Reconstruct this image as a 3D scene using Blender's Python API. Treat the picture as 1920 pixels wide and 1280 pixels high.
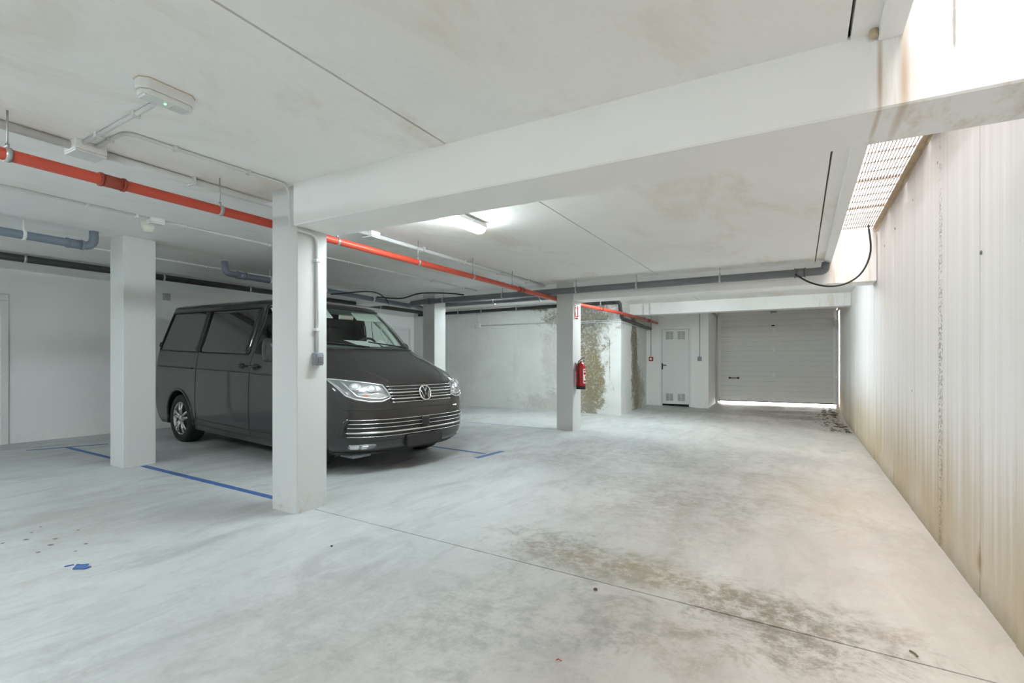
import bpy, bmesh, math, random
import numpy as np
from mathutils import Vector, Matrix

random.seed(7)
for o in list(bpy.data.objects):
    bpy.data.objects.remove(o)
scene = bpy.context.scene
COL = scene.collection
R = math.radians

# ------------------------------------------------------------------ camera
EYE = 1.30
cam_d = bpy.data.cameras.new('camera')
cam_d.sensor_width = 36.0
cam_d.lens = 961.0 / 1920.0 * 36.0
cam_d.shift_y = 39.0 / 1920.0
cam_d.clip_start = 0.05
cam = bpy.data.objects.new('camera', cam_d)
COL.objects.link(cam)
cam.location = (0, 0, EYE)
cam.rotation_euler = (R(90), 0, math.atan2(540, 961))
scene.camera = cam

# ------------------------------------------------------------------ sky and exposure
world = bpy.data.worlds.new('sky')
scene.world = world
world.use_nodes = True
bg = world.node_tree.nodes['Background']
bg.inputs['Color'].default_value = (1.0, 0.945, 0.915, 1)
bg.inputs['Strength'].default_value = 13.0
scene.view_settings.view_transform = 'Standard'
scene.view_settings.look = 'None'
scene.view_settings.exposure = 0.52
scene.view_settings.gamma = 1.0
scene.view_settings.use_curve_mapping = False
LAMP_POWER = 92.0
scene.cycles.diffuse_bounces = 6
scene.cycles.adaptive_threshold = 0.06
scene.cycles.time_limit = 1150


def portal(name, loc, sx, sy, rot):
    l = bpy.data.lights.new(name, 'AREA')
    l.shape = 'RECTANGLE'
    l.size, l.size_y = sx, sy
    l.cycles.is_portal = True
    o = bpy.data.objects.new(name, l)
    COL.objects.link(o)
    o.location = loc
    o.rotation_euler = rot
    return o


portal('sky_portal', (0.61, 1.75, 3.12), 0.52, 12.5, (0, 0, 0))

# ------------------------------------------------------------------ layout
XR = 0.86          # right wall
XL = -9.2          # left wall
YF = -4.5          # wall behind the camera
CZ = 2.65          # ceiling
B1Y0, B1Y1 = 2.565, 2.97
B2Y0, B2Y1 = 8.05, 8.45
FOLD = -3.34


def fz(x, y):
    z = 0.034 * (XR - x) if x > FOLD else 0.034 * (XR - FOLD) + 0.012 * (FOLD - x)
    if y > 13:
        z += (0.18 - z) * min(1, (y - 13) / 2.3)
    return z


# ------------------------------------------------------------------ node helpers
class NT:
    def __init__(self, name):
        self.m = bpy.data.materials.new(name)
        self.m.use_nodes = True
        self.t = self.m.node_tree
        self.b = self.t.nodes['Principled BSDF']
        self._pos = None

    def n(self, kind, **kw):
        x = self.t.nodes.new(kind)
        for k, v in kw.items():
            setattr(x, k, v)
        return x

    def put(self, sock, v):
        if hasattr(v, 'is_output'):
            self.t.links.new(v, sock)
        else:
            if isinstance(v, (tuple, list)) and len(v) == 3 and sock.type == 'RGBA':
                v = (*v, 1)
            sock.default_value = v

    @property
    def pos(self):
        if self._pos is None:
            self._pos = self.n('ShaderNodeNewGeometry').outputs['Position']
        return self._pos

    def vmul(self, v, s):
        x = self.n('ShaderNodeVectorMath', operation='MULTIPLY')
        self.put(x.inputs[0], v)
        x.inputs[1].default_value = s
        return x.outputs[0]

    def vadd(self, v, s):
        x = self.n('ShaderNodeVectorMath', operation='ADD')
        self.put(x.inputs[0], v)
        self.put(x.inputs[1], s)
        return x.outputs[0]

    def noise(self, scale=1.0, stretch=(1, 1, 1), detail=5, rough=0.6, dist=0.0, off=(0, 0, 0), color=False):
        v = self.vmul(self.vadd(self.pos, off), stretch)
        x = self.n('ShaderNodeTexNoise')
        self.put(x.inputs['Vector'], v)
        x.inputs['Scale'].default_value = scale
        x.inputs['Detail'].default_value = detail
        x.inputs['Roughness'].default_value = rough
        x.inputs['Distortion'].default_value = dist
        return x.outputs['Color' if color else 'Fac']

    def rng(self, v, a, b, c=0.0, d=1.0, smooth=True):
        x = self.n('ShaderNodeMapRange')
        x.interpolation_type = 'SMOOTHSTEP' if smooth else 'LINEAR'
        x.clamp = True
        self.put(x.inputs[0], v)
        for i, q in enumerate((a, b, c, d)):
            x.inputs[i + 1].default_value = q
        return x.outputs[0]

    def mth(self, op, a, b=0.0):
        x = self.n('ShaderNodeMath', operation=op)
        self.put(x.inputs[0], a)
        self.put(x.inputs[1], b)
        return x.outputs[0]

    def mix(self, f, a, b, blend='MIX'):
        x = self.n('ShaderNodeMix', data_type='RGBA', blend_type=blend)
        self.put(x.inputs[0], f)
        self.put(x.inputs[6], a)
        self.put(x.inputs[7], b)
        return x.outputs[2]

    def xyz(self):
        x = self.n('ShaderNodeSeparateXYZ')
        self.put(x.inputs[0], self.pos)
        return x.outputs

    def ragged(self, noise, amt):
        """shared edge offset for a family of stains"""
        x = self.n('ShaderNodeMath', operation='MULTIPLY_ADD')
        self.put(x.inputs[0], noise)
        x.inputs[1].default_value = amt * 2
        x.inputs[2].default_value = -amt
        return x.outputs[0]

    def blob(self, c, r, noise=None, amt=0.6, soft=0.7, rot=0.0, edge=None):
        """ragged ellipsoid stain around a world point, 1 inside, 0 outside"""
        v = self.pos
        if rot:
            x = self.n('ShaderNodeVectorRotate', rotation_type='Z_AXIS')
            self.put(x.inputs['Vector'], v)
            x.inputs['Center'].default_value = c
            x.inputs['Angle'].default_value = rot
            v = x.outputs[0]
        x = self.n('ShaderNodeVectorMath', operation='MULTIPLY_ADD')
        self.put(x.inputs[0], v)
        x.inputs[1].default_value = tuple(1.0 / q for q in r)
        x.inputs[2].default_value = tuple(-p / q for p, q in zip(c, r))
        y = self.n('ShaderNodeVectorMath', operation='LENGTH')
        self.put(y.inputs[0], x.outputs[0])
        d = y.outputs['Value']
        if edge is None and noise is not None:
            edge = self.ragged(noise, amt)
        if edge is not None:
            d = self.mth('ADD', d, edge)
        return self.rng(d, 1.0, 1.0 - soft, 0, 1, smooth=False)

    def bump(self, h, strength=0.3, dist=0.01):
        x = self.n('ShaderNodeBump')
        x.inputs['Strength'].default_value = strength
        x.inputs['Distance'].default_value = dist
        self.put(x.inputs['Height'], h)
        self.put(self.b.inputs['Normal'], x.outputs[0])

    def out(self, color=None, rough=None, metal=None, **kw):
        if color is not None:
            self.put(self.b.inputs['Base Color'], color)
        if rough is not None:
            self.put(self.b.inputs['Roughness'], rough)
        if metal is not None:
            self.put(self.b.inputs['Metallic'], metal)
        for k, v in kw.items():
            self.put(self.b.inputs[k.replace('_', ' ')], v)
        return self.m


def simple(name, color, rough=0.5, metal=0.0, var=0.08, scale=14, bump=0.0, **kw):
    t = NT(name)
    nz = t.noise(scale, detail=2)
    c1 = tuple(max(0, q * (1 - var)) for q in color)
    c2 = tuple(min(1, q * (1 + var)) for q in color)
    c = t.mix(nz, c1, c2)
    if bump:
        t.bump(t.noise(scale * 6, detail=3), bump, 0.004)
    return t.out(c, rough, metal, **kw)


def emitter(name, color, strength):
    t = NT(name)
    nz = t.noise(3, detail=1)
    c = t.mix(nz, tuple(q * 0.98 for q in color), color)
    t.out((0.8, 0.8, 0.8), 0.4)
    t.put(t.b.inputs['Emission Color'], c)
    t.b.inputs['Emission Strength'].default_value = strength
    return t.m


M = {}


def floor_material(name, x0, x1, y0, y1):
    """power-floated concrete with tyre swirls and the water stains that fall on this slab"""
    t = NT(name)

    def near(cx, cy, rx, ry):
        r = 1.6 * max(rx, ry)
        return x0 - r < cx < x1 + r and y0 - r < cy < y1 + r

    big = t.noise(0.55, detail=6, rough=0.6, dist=0.4)
    mid = t.noise(2.2, stretch=(1, 0.45, 1), detail=6, rough=0.7, dist=0.8, off=(3, 1, 0))
    fine = t.noise(26, detail=4, rough=0.7)
    c = t.mix(t.rng(big, 0.3, 0.7), (0.575, 0.60, 0.595), (0.70, 0.72, 0.715))
    c = t.mix(t.rng(mid, 0.46, 0.74, 0, 0.75), c, (0.43, 0.445, 0.435))
    c = t.mix(t.rng(mid, 0.2, 0.42, 0.5, 0), c, (0.80, 0.81, 0.80))
    c = t.mix(t.rng(fine, 0.45, 0.8, 0, 0.16), c, (0.30, 0.30, 0.29))
    swirl = t.noise(1.1, stretch=(2.6, 0.55, 1), detail=6, rough=0.72, dist=1.6, off=(8, 3, 0))
    c = t.mix(t.rng(swirl, 0.50, 0.70, 0, 0.55), c, (0.46, 0.47, 0.455))
    c = t.mix(t.rng(swirl, 0.30, 0.44, 0.5, 0), c, (0.76, 0.775, 0.775))
    warm = t.rng(t.mth('ADD', t.xyz()[0], t.mth('MULTIPLY', t.mth('SUBTRACT', big, 0.5), 1.6)), -2.4, -0.6, 0, 1.0)
    c = t.mix(warm, c, (1.0, 0.915, 0.84), 'MULTIPLY')
    c = t.mix(t.mth('MULTIPLY', warm, 0.2), c, (0.64, 0.56, 0.50))
    rag = t.noise(3.0, detail=6, rough=0.75, dist=1.2, off=(5, 2, 0))
    rag2 = t.noise(9.0, detail=5, rough=0.8)
    edge = t.ragged(rag, 1.3)
    tex = t.mth('MULTIPLY', t.rng(rag2, 0.36, 0.62, 0.12, 1.0), t.rng(fine, 0.30, 0.60, 0.55, 1.0))
    for (cx, cy, rx, ry, rot, col, k) in (
            (-1.35, 3.08, 0.42, 0.30, 0.3, (0.22, 0.195, 0.15), 0.75),
            (-0.85, 3.03, 0.55, 0.20, 0.0, (0.36, 0.26, 0.14), 0.85),
            (-0.38, 2.98, 0.45, 0.16, 0.0, (0.34, 0.25, 0.15), 0.8),
            (-0.05, 2.87, 0.42, 0.28, 0.0, (0.20, 0.165, 0.125), 0.85),
            (-0.05, 2.55, 0.28, 0.22, 0.0, (0.26, 0.21, 0.155), 0.7),
            (-0.55, 2.42, 0.36, 0.22, 0.4, (0.34, 0.27, 0.18), 0.6),
            (-0.80, 2.28, 0.16, 0.10, 0.4, (0.26, 0.24, 0.21), 0.5),
            (-0.75, 5.0, 0.75, 0.55, 0.0, (0.34, 0.29, 0.23), 0.7),
            (-0.72, 6.2, 0.7, 0.35, 0.0, (0.38, 0.33, 0.27), 0.7),
            (-1.0, 4.1, 0.55, 0.5, 0.0, (0.40, 0.34, 0.27), 0.55),
            (-0.62, 4.5, 0.07, 1.6, 0.12, (0.40, 0.36, 0.30), 0.5),
            (-0.38, 4.4, 0.05, 1.5, 0.12, (0.42, 0.38, 0.33), 0.45),
            (0.15, 5.6, 0.5, 0.8, 0.0, (0.62, 0.47, 0.33), 0.5),
            (0.2, 3.9, 0.6, 0.7, 0.0, (0.62, 0.49, 0.42), 0.5),
            (-0.10, 7.7, 0.8, 0.45, 0.0, (0.36, 0.34, 0.33), 0.45),
            (-1.9, 7.0, 1.2, 0.9, 0.0, (0.33, 0.34, 0.33), 0.7),
            (-2.2, 5.6, 0.9, 0.5, 0.2, (0.38, 0.39, 0.38), 0.5),
            (-1.2, 9.2, 1.6, 0.6, 0.0, (0.38, 0.38, 0.36), 0.6),
            (-1.6, 2.0, 0.6, 0.9, 0.7, (0.42, 0.43, 0.42), 0.5),
            (-1.25, 2.05, 0.35, 0.5, 0.6, (0.36, 0.34, 0.31), 0.5),
            (-0.7, 13.2, 2.6, 2.3, 0.0, (0.40, 0.36, 0.30), 0.7),
            (0.05, 13.4, 0.45, 1.1, 0.0, (0.25, 0.23, 0.20), 0.5),
            (-2.55, 0.95, 0.35, 0.12, 0.5, (0.40, 0.41, 0.39), 0.3),
            (-4.6, 1.7, 1.1, 0.35, 0.5, (0.50, 0.47, 0.42), 0.35)):
        if not near(cx, cy, rx, ry):
            continue
        f = t.blob((cx, cy, fz(cx, cy)), (rx * 1.5, ry * 1.5, 1.0), soft=0.75, rot=rot, edge=edge)
        f = t.mth('MULTIPLY', f, t.mth('MULTIPLY', tex, k * 1.15))
        c = t.mix(f, c, col)
    for (cx, cy, rx, ry) in ((0.41, 3.95, 0.10, 0.13), (-2.5, 2.6, 0.16, 0.06), (-1.6, 5.9, 0.5, 0.3), (-2.3, 4.2, 0.5, 0.35)):
        if not near(cx, cy, rx, ry):
            continue
        f = t.blob((cx, cy, 0.1), (rx * 1.3, ry * 1.3, 1.0), soft=0.6, edge=edge)
        c = t.mix(t.mth('MULTIPLY', f, 0.2), c, (0.84, 0.84, 0.86))
    for (cx, cy, r) in ((-4.11, 1.39, .035), (-4.36, 1.35, .03), (-3.95, 1.51, .022), (-4.22, 1.45, .03), (-4.3, 1.6, .02),
                        (-4.02, 1.3, .028), (-4.5, 1.42, .02), (-3.85, 1.42, .016), (-4.4, 1.25, .022), (-4.6, 1.5, .018)):
        if not near(cx, cy, r, r):
            continue
        f = t.blob((cx, cy, .15), (r * .75, r * 0.6, .5), rag2, 0.4, 0.5)
        c = t.mix(t.mth('MULTIPLY', f, 0.85), c, (0.07, 0.07, 0.065))
    c = t.mix(1.0, c, (0.80, 0.80, 0.805), 'MULTIPLY')
    t.bump(fine, 0.06, 0.01)
    return t.out(c, t.rng(mid, 0.3, 0.7, 0.42, 0.62))


def build_materials():
    # ---- painted ceiling with faint yellow water marks
    t = NT('ceiling_paint')
    big = t.noise(0.5, detail=4, rough=0.65)
    mid = t.noise(1.3, stretch=(1, 0.5, 1), detail=5, rough=0.7, dist=0.6, off=(2, 7, 0))
    fine = t.noise(30, detail=2)
    c = t.mix(t.rng(big, 0.35, 0.7), (0.87, 0.865, 0.845), (0.91, 0.905, 0.89))
    c = t.mix(t.rng(mid, 0.47, 0.72, 0, 0.75), c, (0.76, 0.695, 0.60))
    c = t.mix(t.rng(fine, 0.5, 0.8, 0, 0.06), c, (0.4, 0.4, 0.38))
    M['ceiling'] = t.out(c, 0.8)

    # ---- white paint for pillars and plain walls
    t = NT('white_wall_paint')
    big = t.noise(0.8, detail=5, dist=0.4)
    c = t.mix(big, (0.83, 0.84, 0.83), (0.87, 0.88, 0.87))
    z = t.xyz()[2]
    foot = t.mth('MULTIPLY', t.rng(z, 0.42, 0.12, 0, 0.6), t.rng(t.noise(16, detail=6, rough=0.8), 0.50, 0.72))
    c = t.mix(foot, c, (0.45, 0.41, 0.34))
    M['paint'] = t.out(c, 0.72)

    # ---- greyer paint on the pillars
    t = NT('pillar_paint')
    big = t.noise(1.4, detail=5, dist=0.4, off=(4, 4, 0))
    c = t.mix(big, (0.61, 0.62, 0.61), (0.655, 0.665, 0.655))
    z = t.xyz()[2]
    foot = t.mth('MULTIPLY', t.rng(z, 0.38, 0.14, 0, 0.6), t.rng(t.noise(18, detail=6, rough=0.8), 0.50, 0.72))
    c = t.mix(foot, c, (0.42, 0.38, 0.31))
    M['pillar'] = t.out(c, 0.72)

    # ---- beam paint, rust streaks where it crosses the light well
    t = NT('beam_paint')
    big = t.noise(1.2, detail=6, dist=0.6)
    st = t.noise(3.0, stretch=(3.0, 1, 0.25), detail=6, rough=0.7, off=(1, 0, 0))
    c = t.mix(big, (0.86, 0.86, 0.845), (0.90, 0.90, 0.89))
    c = t.mix(t.rng(t.noise(1.7, detail=5, off=(9, 0, 3)), 0.55, 0.75, 0, 0.30), c, (0.70, 0.65, 0.57))
    x = t.xyz()[0]
    m = t.mth('MULTIPLY', t.rng(x, 0.20, 0.30), t.rng(st, 0.46, 0.72, 0, 0.6))
    c = t.mix(m, c, (0.62, 0.48, 0.33))
    s1 = t.blob((0.365, 2.56, 2.44), (0.025, 0.5, 0.30), st, 0.5, 0.8)
    c = t.mix(t.mth('MULTIPLY', s1, 0.7), c, (0.45, 0.30, 0.17))
    s2 = t.blob((0.285, 2.56, 2.46), (0.014, 0.5, 0.28), st, 0.5, 0.8)
    c = t.mix(t.mth('MULTIPLY', s2, 0.7), c, (0.42, 0.27, 0.13))
    crack = t.blob((0.52, 2.56, 2.63), (0.006, 0.5, 0.13), t.noise(14, detail=6), 0.9, 0.4)
    c = t.mix(t.mth('MULTIPLY', crack, 0.7), c, (0.20, 0.15, 0.11))
    M['beam'] = t.out(c, 0.75)

    # ---- right wall: board-marked raw concrete, brown damp at the foot
    t = NT('board_marked_concrete')
    boards = t.noise(1.0, stretch=(1, 9, 0.12), detail=5, rough=0.7)
    lines = t.noise(1.0, stretch=(1, 42, 0.25), detail=3, rough=0.6, off=(0, 4, 0))
    big = t.noise(1.0, stretch=(1, 0.7, 0.5), detail=6, dist=0.5)
    fine = t.noise(40, detail=5)
    c = t.mix(t.rng(boards, 0.3, 0.7), (0.74, 0.715, 0.70), (0.83, 0.805, 0.79))
    c = t.mix(t.rng(lines, 0.58, 0.74, 0, 0.35), c, (0.52, 0.49, 0.46))
    c = t.mix(t.rng(big, 0.5, 0.8, 0, 0.4), c, (0.70, 0.62, 0.54))
    z = t.xyz()[2]
    edge = t.mth('ADD', z, t.mth('MULTIPLY', t.mth('SUBTRACT', boards, 0.5), 1.5))
    damp = t.rng(edge, 1.10, 0.20, 0, 1.0)
    c = t.mix(t.mth('MULTIPLY', damp, t.rng(big, 0.25, 0.6, 0.5, 1)), c, (0.52, 0.415, 0.275))
    low = t.rng(t.mth('ADD', z, t.mth('MULTIPLY', t.noise(7, detail=7, rough=0.8), 0.25)), 0.30, 0.10, 0, 0.6)
    c = t.mix(low, c, (0.25, 0.21, 0.15))
    # honeycombed pour joint and a rust spot
    hc = t.blob((XR, 4.62, 0.8), (0.5, 0.075, 2.3), t.noise(9, detail=8, rough=0.8), 1.3, 0.5)
    grit = t.rng(t.noise(55, detail=3), 0.45, 0.6)
    c = t.mix(t.mth('MULTIPLY', hc, t.mth('MULTIPLY', grit, 0.85)), c, (0.26, 0.19, 0.12))
    sp = t.blob((XR, 3.73, 0.20), (0.5, 0.06, 0.11), t.noise(14, detail=5), 0.7, 0.8)
    c = t.mix(t.mth('MULTIPLY', sp, 0.8), c, (0.36, 0.25, 0.14))
    c = t.mix(t.rng(t.noise(48, stretch=(1, 1, 0.8), detail=2, off=(0, 2, 1)), 0.74, 0.80, 0, 0.6), c, (0.22, 0.2, 0.18))
    t.bump(t.mth('ADD', boards, t.mth('MULTIPLY', lines, 0.6)), 0.4, 0.012)
    M['board_concrete'] = t.out(c, 0.85)

    # ---- rear wall: whitewashed concrete, peeling and mouldy on the right
    t = NT('whitewashed_concrete')
    big = t.noise(0.9, detail=7, rough=0.7, dist=0.5)
    streak = t.noise(1.0, stretch=(3, 3, 0.35), detail=7, rough=0.75, off=(2, 0, 0))
    rag = t.noise(4.2, detail=7, rough=0.8, dist=0.5, off=(1, 3, 5))
    spk = t.noise(22, detail=6, rough=0.8)
    c = t.mix(t.rng(big, 0.3, 0.72), (0.64, 0.65, 0.62), (0.75, 0.76, 0.74))
    c = t.mix(t.rng(streak, 0.55, 0.8, 0, 0.55), c, (0.44, 0.44, 0.41))
    c = t.mix(t.rng(streak, 0.22, 0.42, 0.6, 0), c, (0.74, 0.75, 0.74))
    edge = t.ragged(rag, 1.5)
    tex = t.rng(spk, 0.34, 0.55, 0.30, 1.0)
    for (cx, cy, cz, rx, ry, rz, col, k) in (
            (-4.15, 10.9, 1.15, .34, .5, .85, (0.31, 0.265, 0.18), .95),
            (-4.02, 10.9, 0.85, .22, .5, .55, (0.33, 0.275, 0.16), .95),
            (-4.30, 10.9, 0.45, .30, .5, .30, (0.32, 0.28, 0.19), .8),
            (-4.35, 10.9, 2.35, .75, .5, .26, (0.20, 0.18, 0.13), .85),
            (-4.2, 10.9, 2.05, .45, .5, .35, (0.30, 0.28, 0.21), .6),
            (-5.25, 10.9, 2.60, .35, .5, .08, (0.30, 0.25, 0.16), .9),
            (-5.05, 10.9, 1.45, .22, .5, .60, (0.46, 0.43, 0.36), .35),
            (-5.0, 10.9, 0.35, .8, .5, .18, (0.50, 0.46, 0.40), .4),
            (-3.66, 10.9, 1.3, .012, .5, .45, (0.20, 0.19, 0.16), .6),
            (-3.55, 12.25, 1.6, .5, .26, .95, (0.25, 0.20, 0.115), .97),
            (-3.55, 12.45, 0.7, .5, .34, .85, (0.27, 0.22, 0.13), .9),
            (-3.55, 12.9, 0.5, .5, .5, .5, (0.30, 0.26, 0.17), .7)):
        f = t.blob((cx, cy, cz), (rx * 1.45, ry * 1.45, rz * 1.45), soft=0.45, edge=edge)
        f = t.mth('MULTIPLY', f, t.mth('MULTIPLY', tex, k * 1.05))
        c = t.mix(f, c, tuple(q * 0.72 for q in col))
    c = t.mix(t.rng(spk, 0.66, 0.74, 0, 0.4), c, (0.2, 0.19, 0.16))
    t.bump(spk, 0.35, 0.008)
    M['stained'] = t.out(c, 0.85)

    M['white_plastic'] = simple('white_plastic', (0.74, 0.75, 0.74), 0.35, var=0.03)
    M['grey_conduit'] = simple('grey_conduit', (0.44, 0.45, 0.45), 0.4, var=0.05)
    M['pale_conduit'] = simple('pale_conduit', (0.66, 0.67, 0.66), 0.4, var=0.05)
    M['grey_plastic'] = simple('grey_plastic', (0.25, 0.28, 0.31), 0.4, var=0.06)
    M['drain'] = simple('grey_drain_plastic', (0.155, 0.165, 0.175), 0.32, var=0.10, scale=3)
    M['blue_drain'] = simple('blue_grey_drain_plastic', (0.17, 0.20, 0.25), 0.3, var=0.06, scale=3)
    M['black_pipe'] = simple('black_pipe', (0.03, 0.03, 0.03), 0.42, var=0.2)
    M['black_rubber'] = simple('black_rubber', (0.018, 0.018, 0.018), 0.65, var=0.2)
    M['zinc'] = simple('zinc_steel', (0.52, 0.53, 0.54), 0.38, 0.85, var=0.12, scale=30)
    M['bright_zinc'] = simple('white_painted_clip', (0.78, 0.79, 0.79), 0.35, 0.1, var=0.05)
    M['red_pipe'] = simple('red_pipe_paint', (0.48, 0.060, 0.030), 0.38, var=0.12, scale=6)
    M['rust_red'] = simple('rusty_red_coupling', (0.30, 0.05, 0.03), 0.5, var=0.3, scale=25)
    M['red_gloss'] = simple('red_gloss_enamel', (0.42, 0.012, 0.016), 0.22, var=0.06)
    M['tape'] = simple('blue_masking_tape', (0.055, 0.125, 0.33), 0.6, var=0.35, scale=5)
    M['faded_tape'] = simple('faded_blue_paint', (0.30, 0.38, 0.46), 0.6, var=0.3, scale=5)
    M['steel_door'] = simple('white_door_enamel', (0.76, 0.775, 0.765), 0.4, var=0.02)
    M['door_panel'] = simple('off_white_sectional_panel', (0.72, 0.715, 0.69), 0.5, var=0.03, scale=2)
    M['dark'] = simple('dark_recess', (0.02, 0.02, 0.02), 0.8, var=0.2)
    M['joint'] = simple('dirty_joint_mastic', (0.10, 0.095, 0.085), 0.9, var=0.4, scale=20)
    M['grate_pale'] = simple('galvanised_cross_bar', (0.20, 0.17, 0.145), 0.5, 0.1, var=0.1, scale=20)
    M['grate'] = simple('weathered_grating_steel', (0.095, 0.075, 0.062), 0.6, 0.1, var=0.25, scale=20)
    M['rust_frame'] = simple('rust_stained_angle', (0.56, 0.45, 0.32), 0.7, 0.0, var=0.3, scale=10)
    M['paper'] = simple('white_paper', (0.82, 0.83, 0.83), 0.7, var=0.02)
    M['label_white'] = simple('label_white', (0.8, 0.79, 0.77), 0.4, var=0.02)
    M['leaf'] = simple('dry_leaf', (0.17, 0.12, 0.065), 0.8, var=0.5, scale=40)
    M['tarmac'] = simple('outdoor_paving', (0.75, 0.73, 0.70), 0.8, var=0.08)
    M['lamp_on'] = emitter('lit_tube_diffuser', (0.86, 0.97, 1.0), LAMP_POWER)
    M['lamp_dim'] = emitter('lit_dim_tube_diffuser', (0.86, 0.97, 1.0), LAMP_POWER * 0.68)  # same tube with emission turned down to balance the light
    M['led_green'] = emitter('green_led', (0.1, 1.0, 0.25), 2.5)
    M['clear_lens'] = simple('frosted_lens', (0.70, 0.74, 0.74), 0.25, var=0.03)
    M['cream'] = simple('cream_plastic', (0.74, 0.72, 0.64), 0.4, var=0.03)

    # ---- van
    t = NT('dark_metallic_paint')
    fl = t.noise(900, detail=2)
    c = t.mix(fl, (0.006, 0.005, 0.0055), (0.016, 0.0145, 0.015))
    M['van_paint'] = t.out(c, 0.45, 0.0, Coat_Weight=1.0, Coat_Roughness=0.015, Coat_IOR=1.5)
    M['privacy'] = simple('privacy_glass', (0.020, 0.019, 0.018), 0.06, var=0.1, Coat_Weight=0.6)
    M['black_trim'] = simple('black_trim', (0.016, 0.016, 0.016), 0.45, var=0.15)
    M['chrome'] = simple('chrome', (0.80, 0.80, 0.80), 0.12, 1.0, var=0.03)
    M['satin'] = simple('satin_alloy', (0.62, 0.62, 0.61), 0.25, 0.9, var=0.04)
    M['tyre'] = simple('tyre_rubber', (0.020, 0.020, 0.020), 0.75, var=0.2, scale=40)
    M['interior'] = simple('dark_interior_plastic', (0.045, 0.045, 0.045), 0.6, var=0.1)
    M['dash'] = simple('dashboard_plastic', (0.17, 0.19, 0.19), 0.6, var=0.06)
    M['liner'] = simple('pale_headlining', (0.72, 0.80, 0.76), 0.8, var=0.03)
    M['lamp_inside'] = simple('headlight_reflector', (0.30, 0.31, 0.32), 0.25, 0.6, var=0.1)
    M['lamp_clear'] = simple('headlight_bright_trim', (0.74, 0.76, 0.76), 0.15, 0.7, var=0.04)
    M['amber'] = simple('amber_reflector', (0.40, 0.17, 0.10), 0.3, var=0.05)
    M['seat'] = simple('charcoal_seat_fabric', (0.05, 0.048, 0.045), 0.9, var=0.15)
    t = NT('windscreen_glass')
    nt = t.t
    tr = t.n('ShaderNodeBsdfTransparent')
    tr.inputs[0].default_value = (0.90, 0.97, 0.93, 1)
    gl = t.n('ShaderNodeBsdfGlossy')
    gl.inputs['Roughness'].default_value = 0.02
    lw = t.n('ShaderNodeLayerWeight')
    lw.inputs['Blend'].default_value = 0.5
    fr = t.n('ShaderNodeMath', operation='MULTIPLY_ADD')
    nt.links.new(t.mth('POWER', lw.outputs['Facing'], 4.0), fr.inputs[0])
    fr.inputs[1].default_value = 0.6
    fr.inputs[2].default_value = 0.05
    mx = t.n('ShaderNodeMixShader')
    nt.links.new(fr.outputs[0], mx.inputs[0])
    nt.links.new(tr.outputs[0], mx.inputs[1])
    nt.links.new(gl.outputs[0], mx.inputs[2])
    nt.links.new(mx.outputs[0], nt.nodes['Material Output'].inputs['Surface'])
    M['glass'] = t.m


build_materials()

# ------------------------------------------------------------------ mesh helpers
ORG = {}


def tag(o, label=None, cat=None, group=None, kind=None):
    if label:
        o['label'] = label
    if cat:
        o['category'] = cat
    if group:
        o['group'] = group
    if kind:
        o['kind'] = kind
    return o


def thing(name, loc, label=None, cat=None, group=None, kind=None):
    o = bpy.data.objects.new(name, None)
    o.empty_display_size = 0.1
    COL.objects.link(o)
    o.location = loc
    ORG[o] = Vector(loc)
    return tag(o, label, cat, group, kind)


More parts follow.
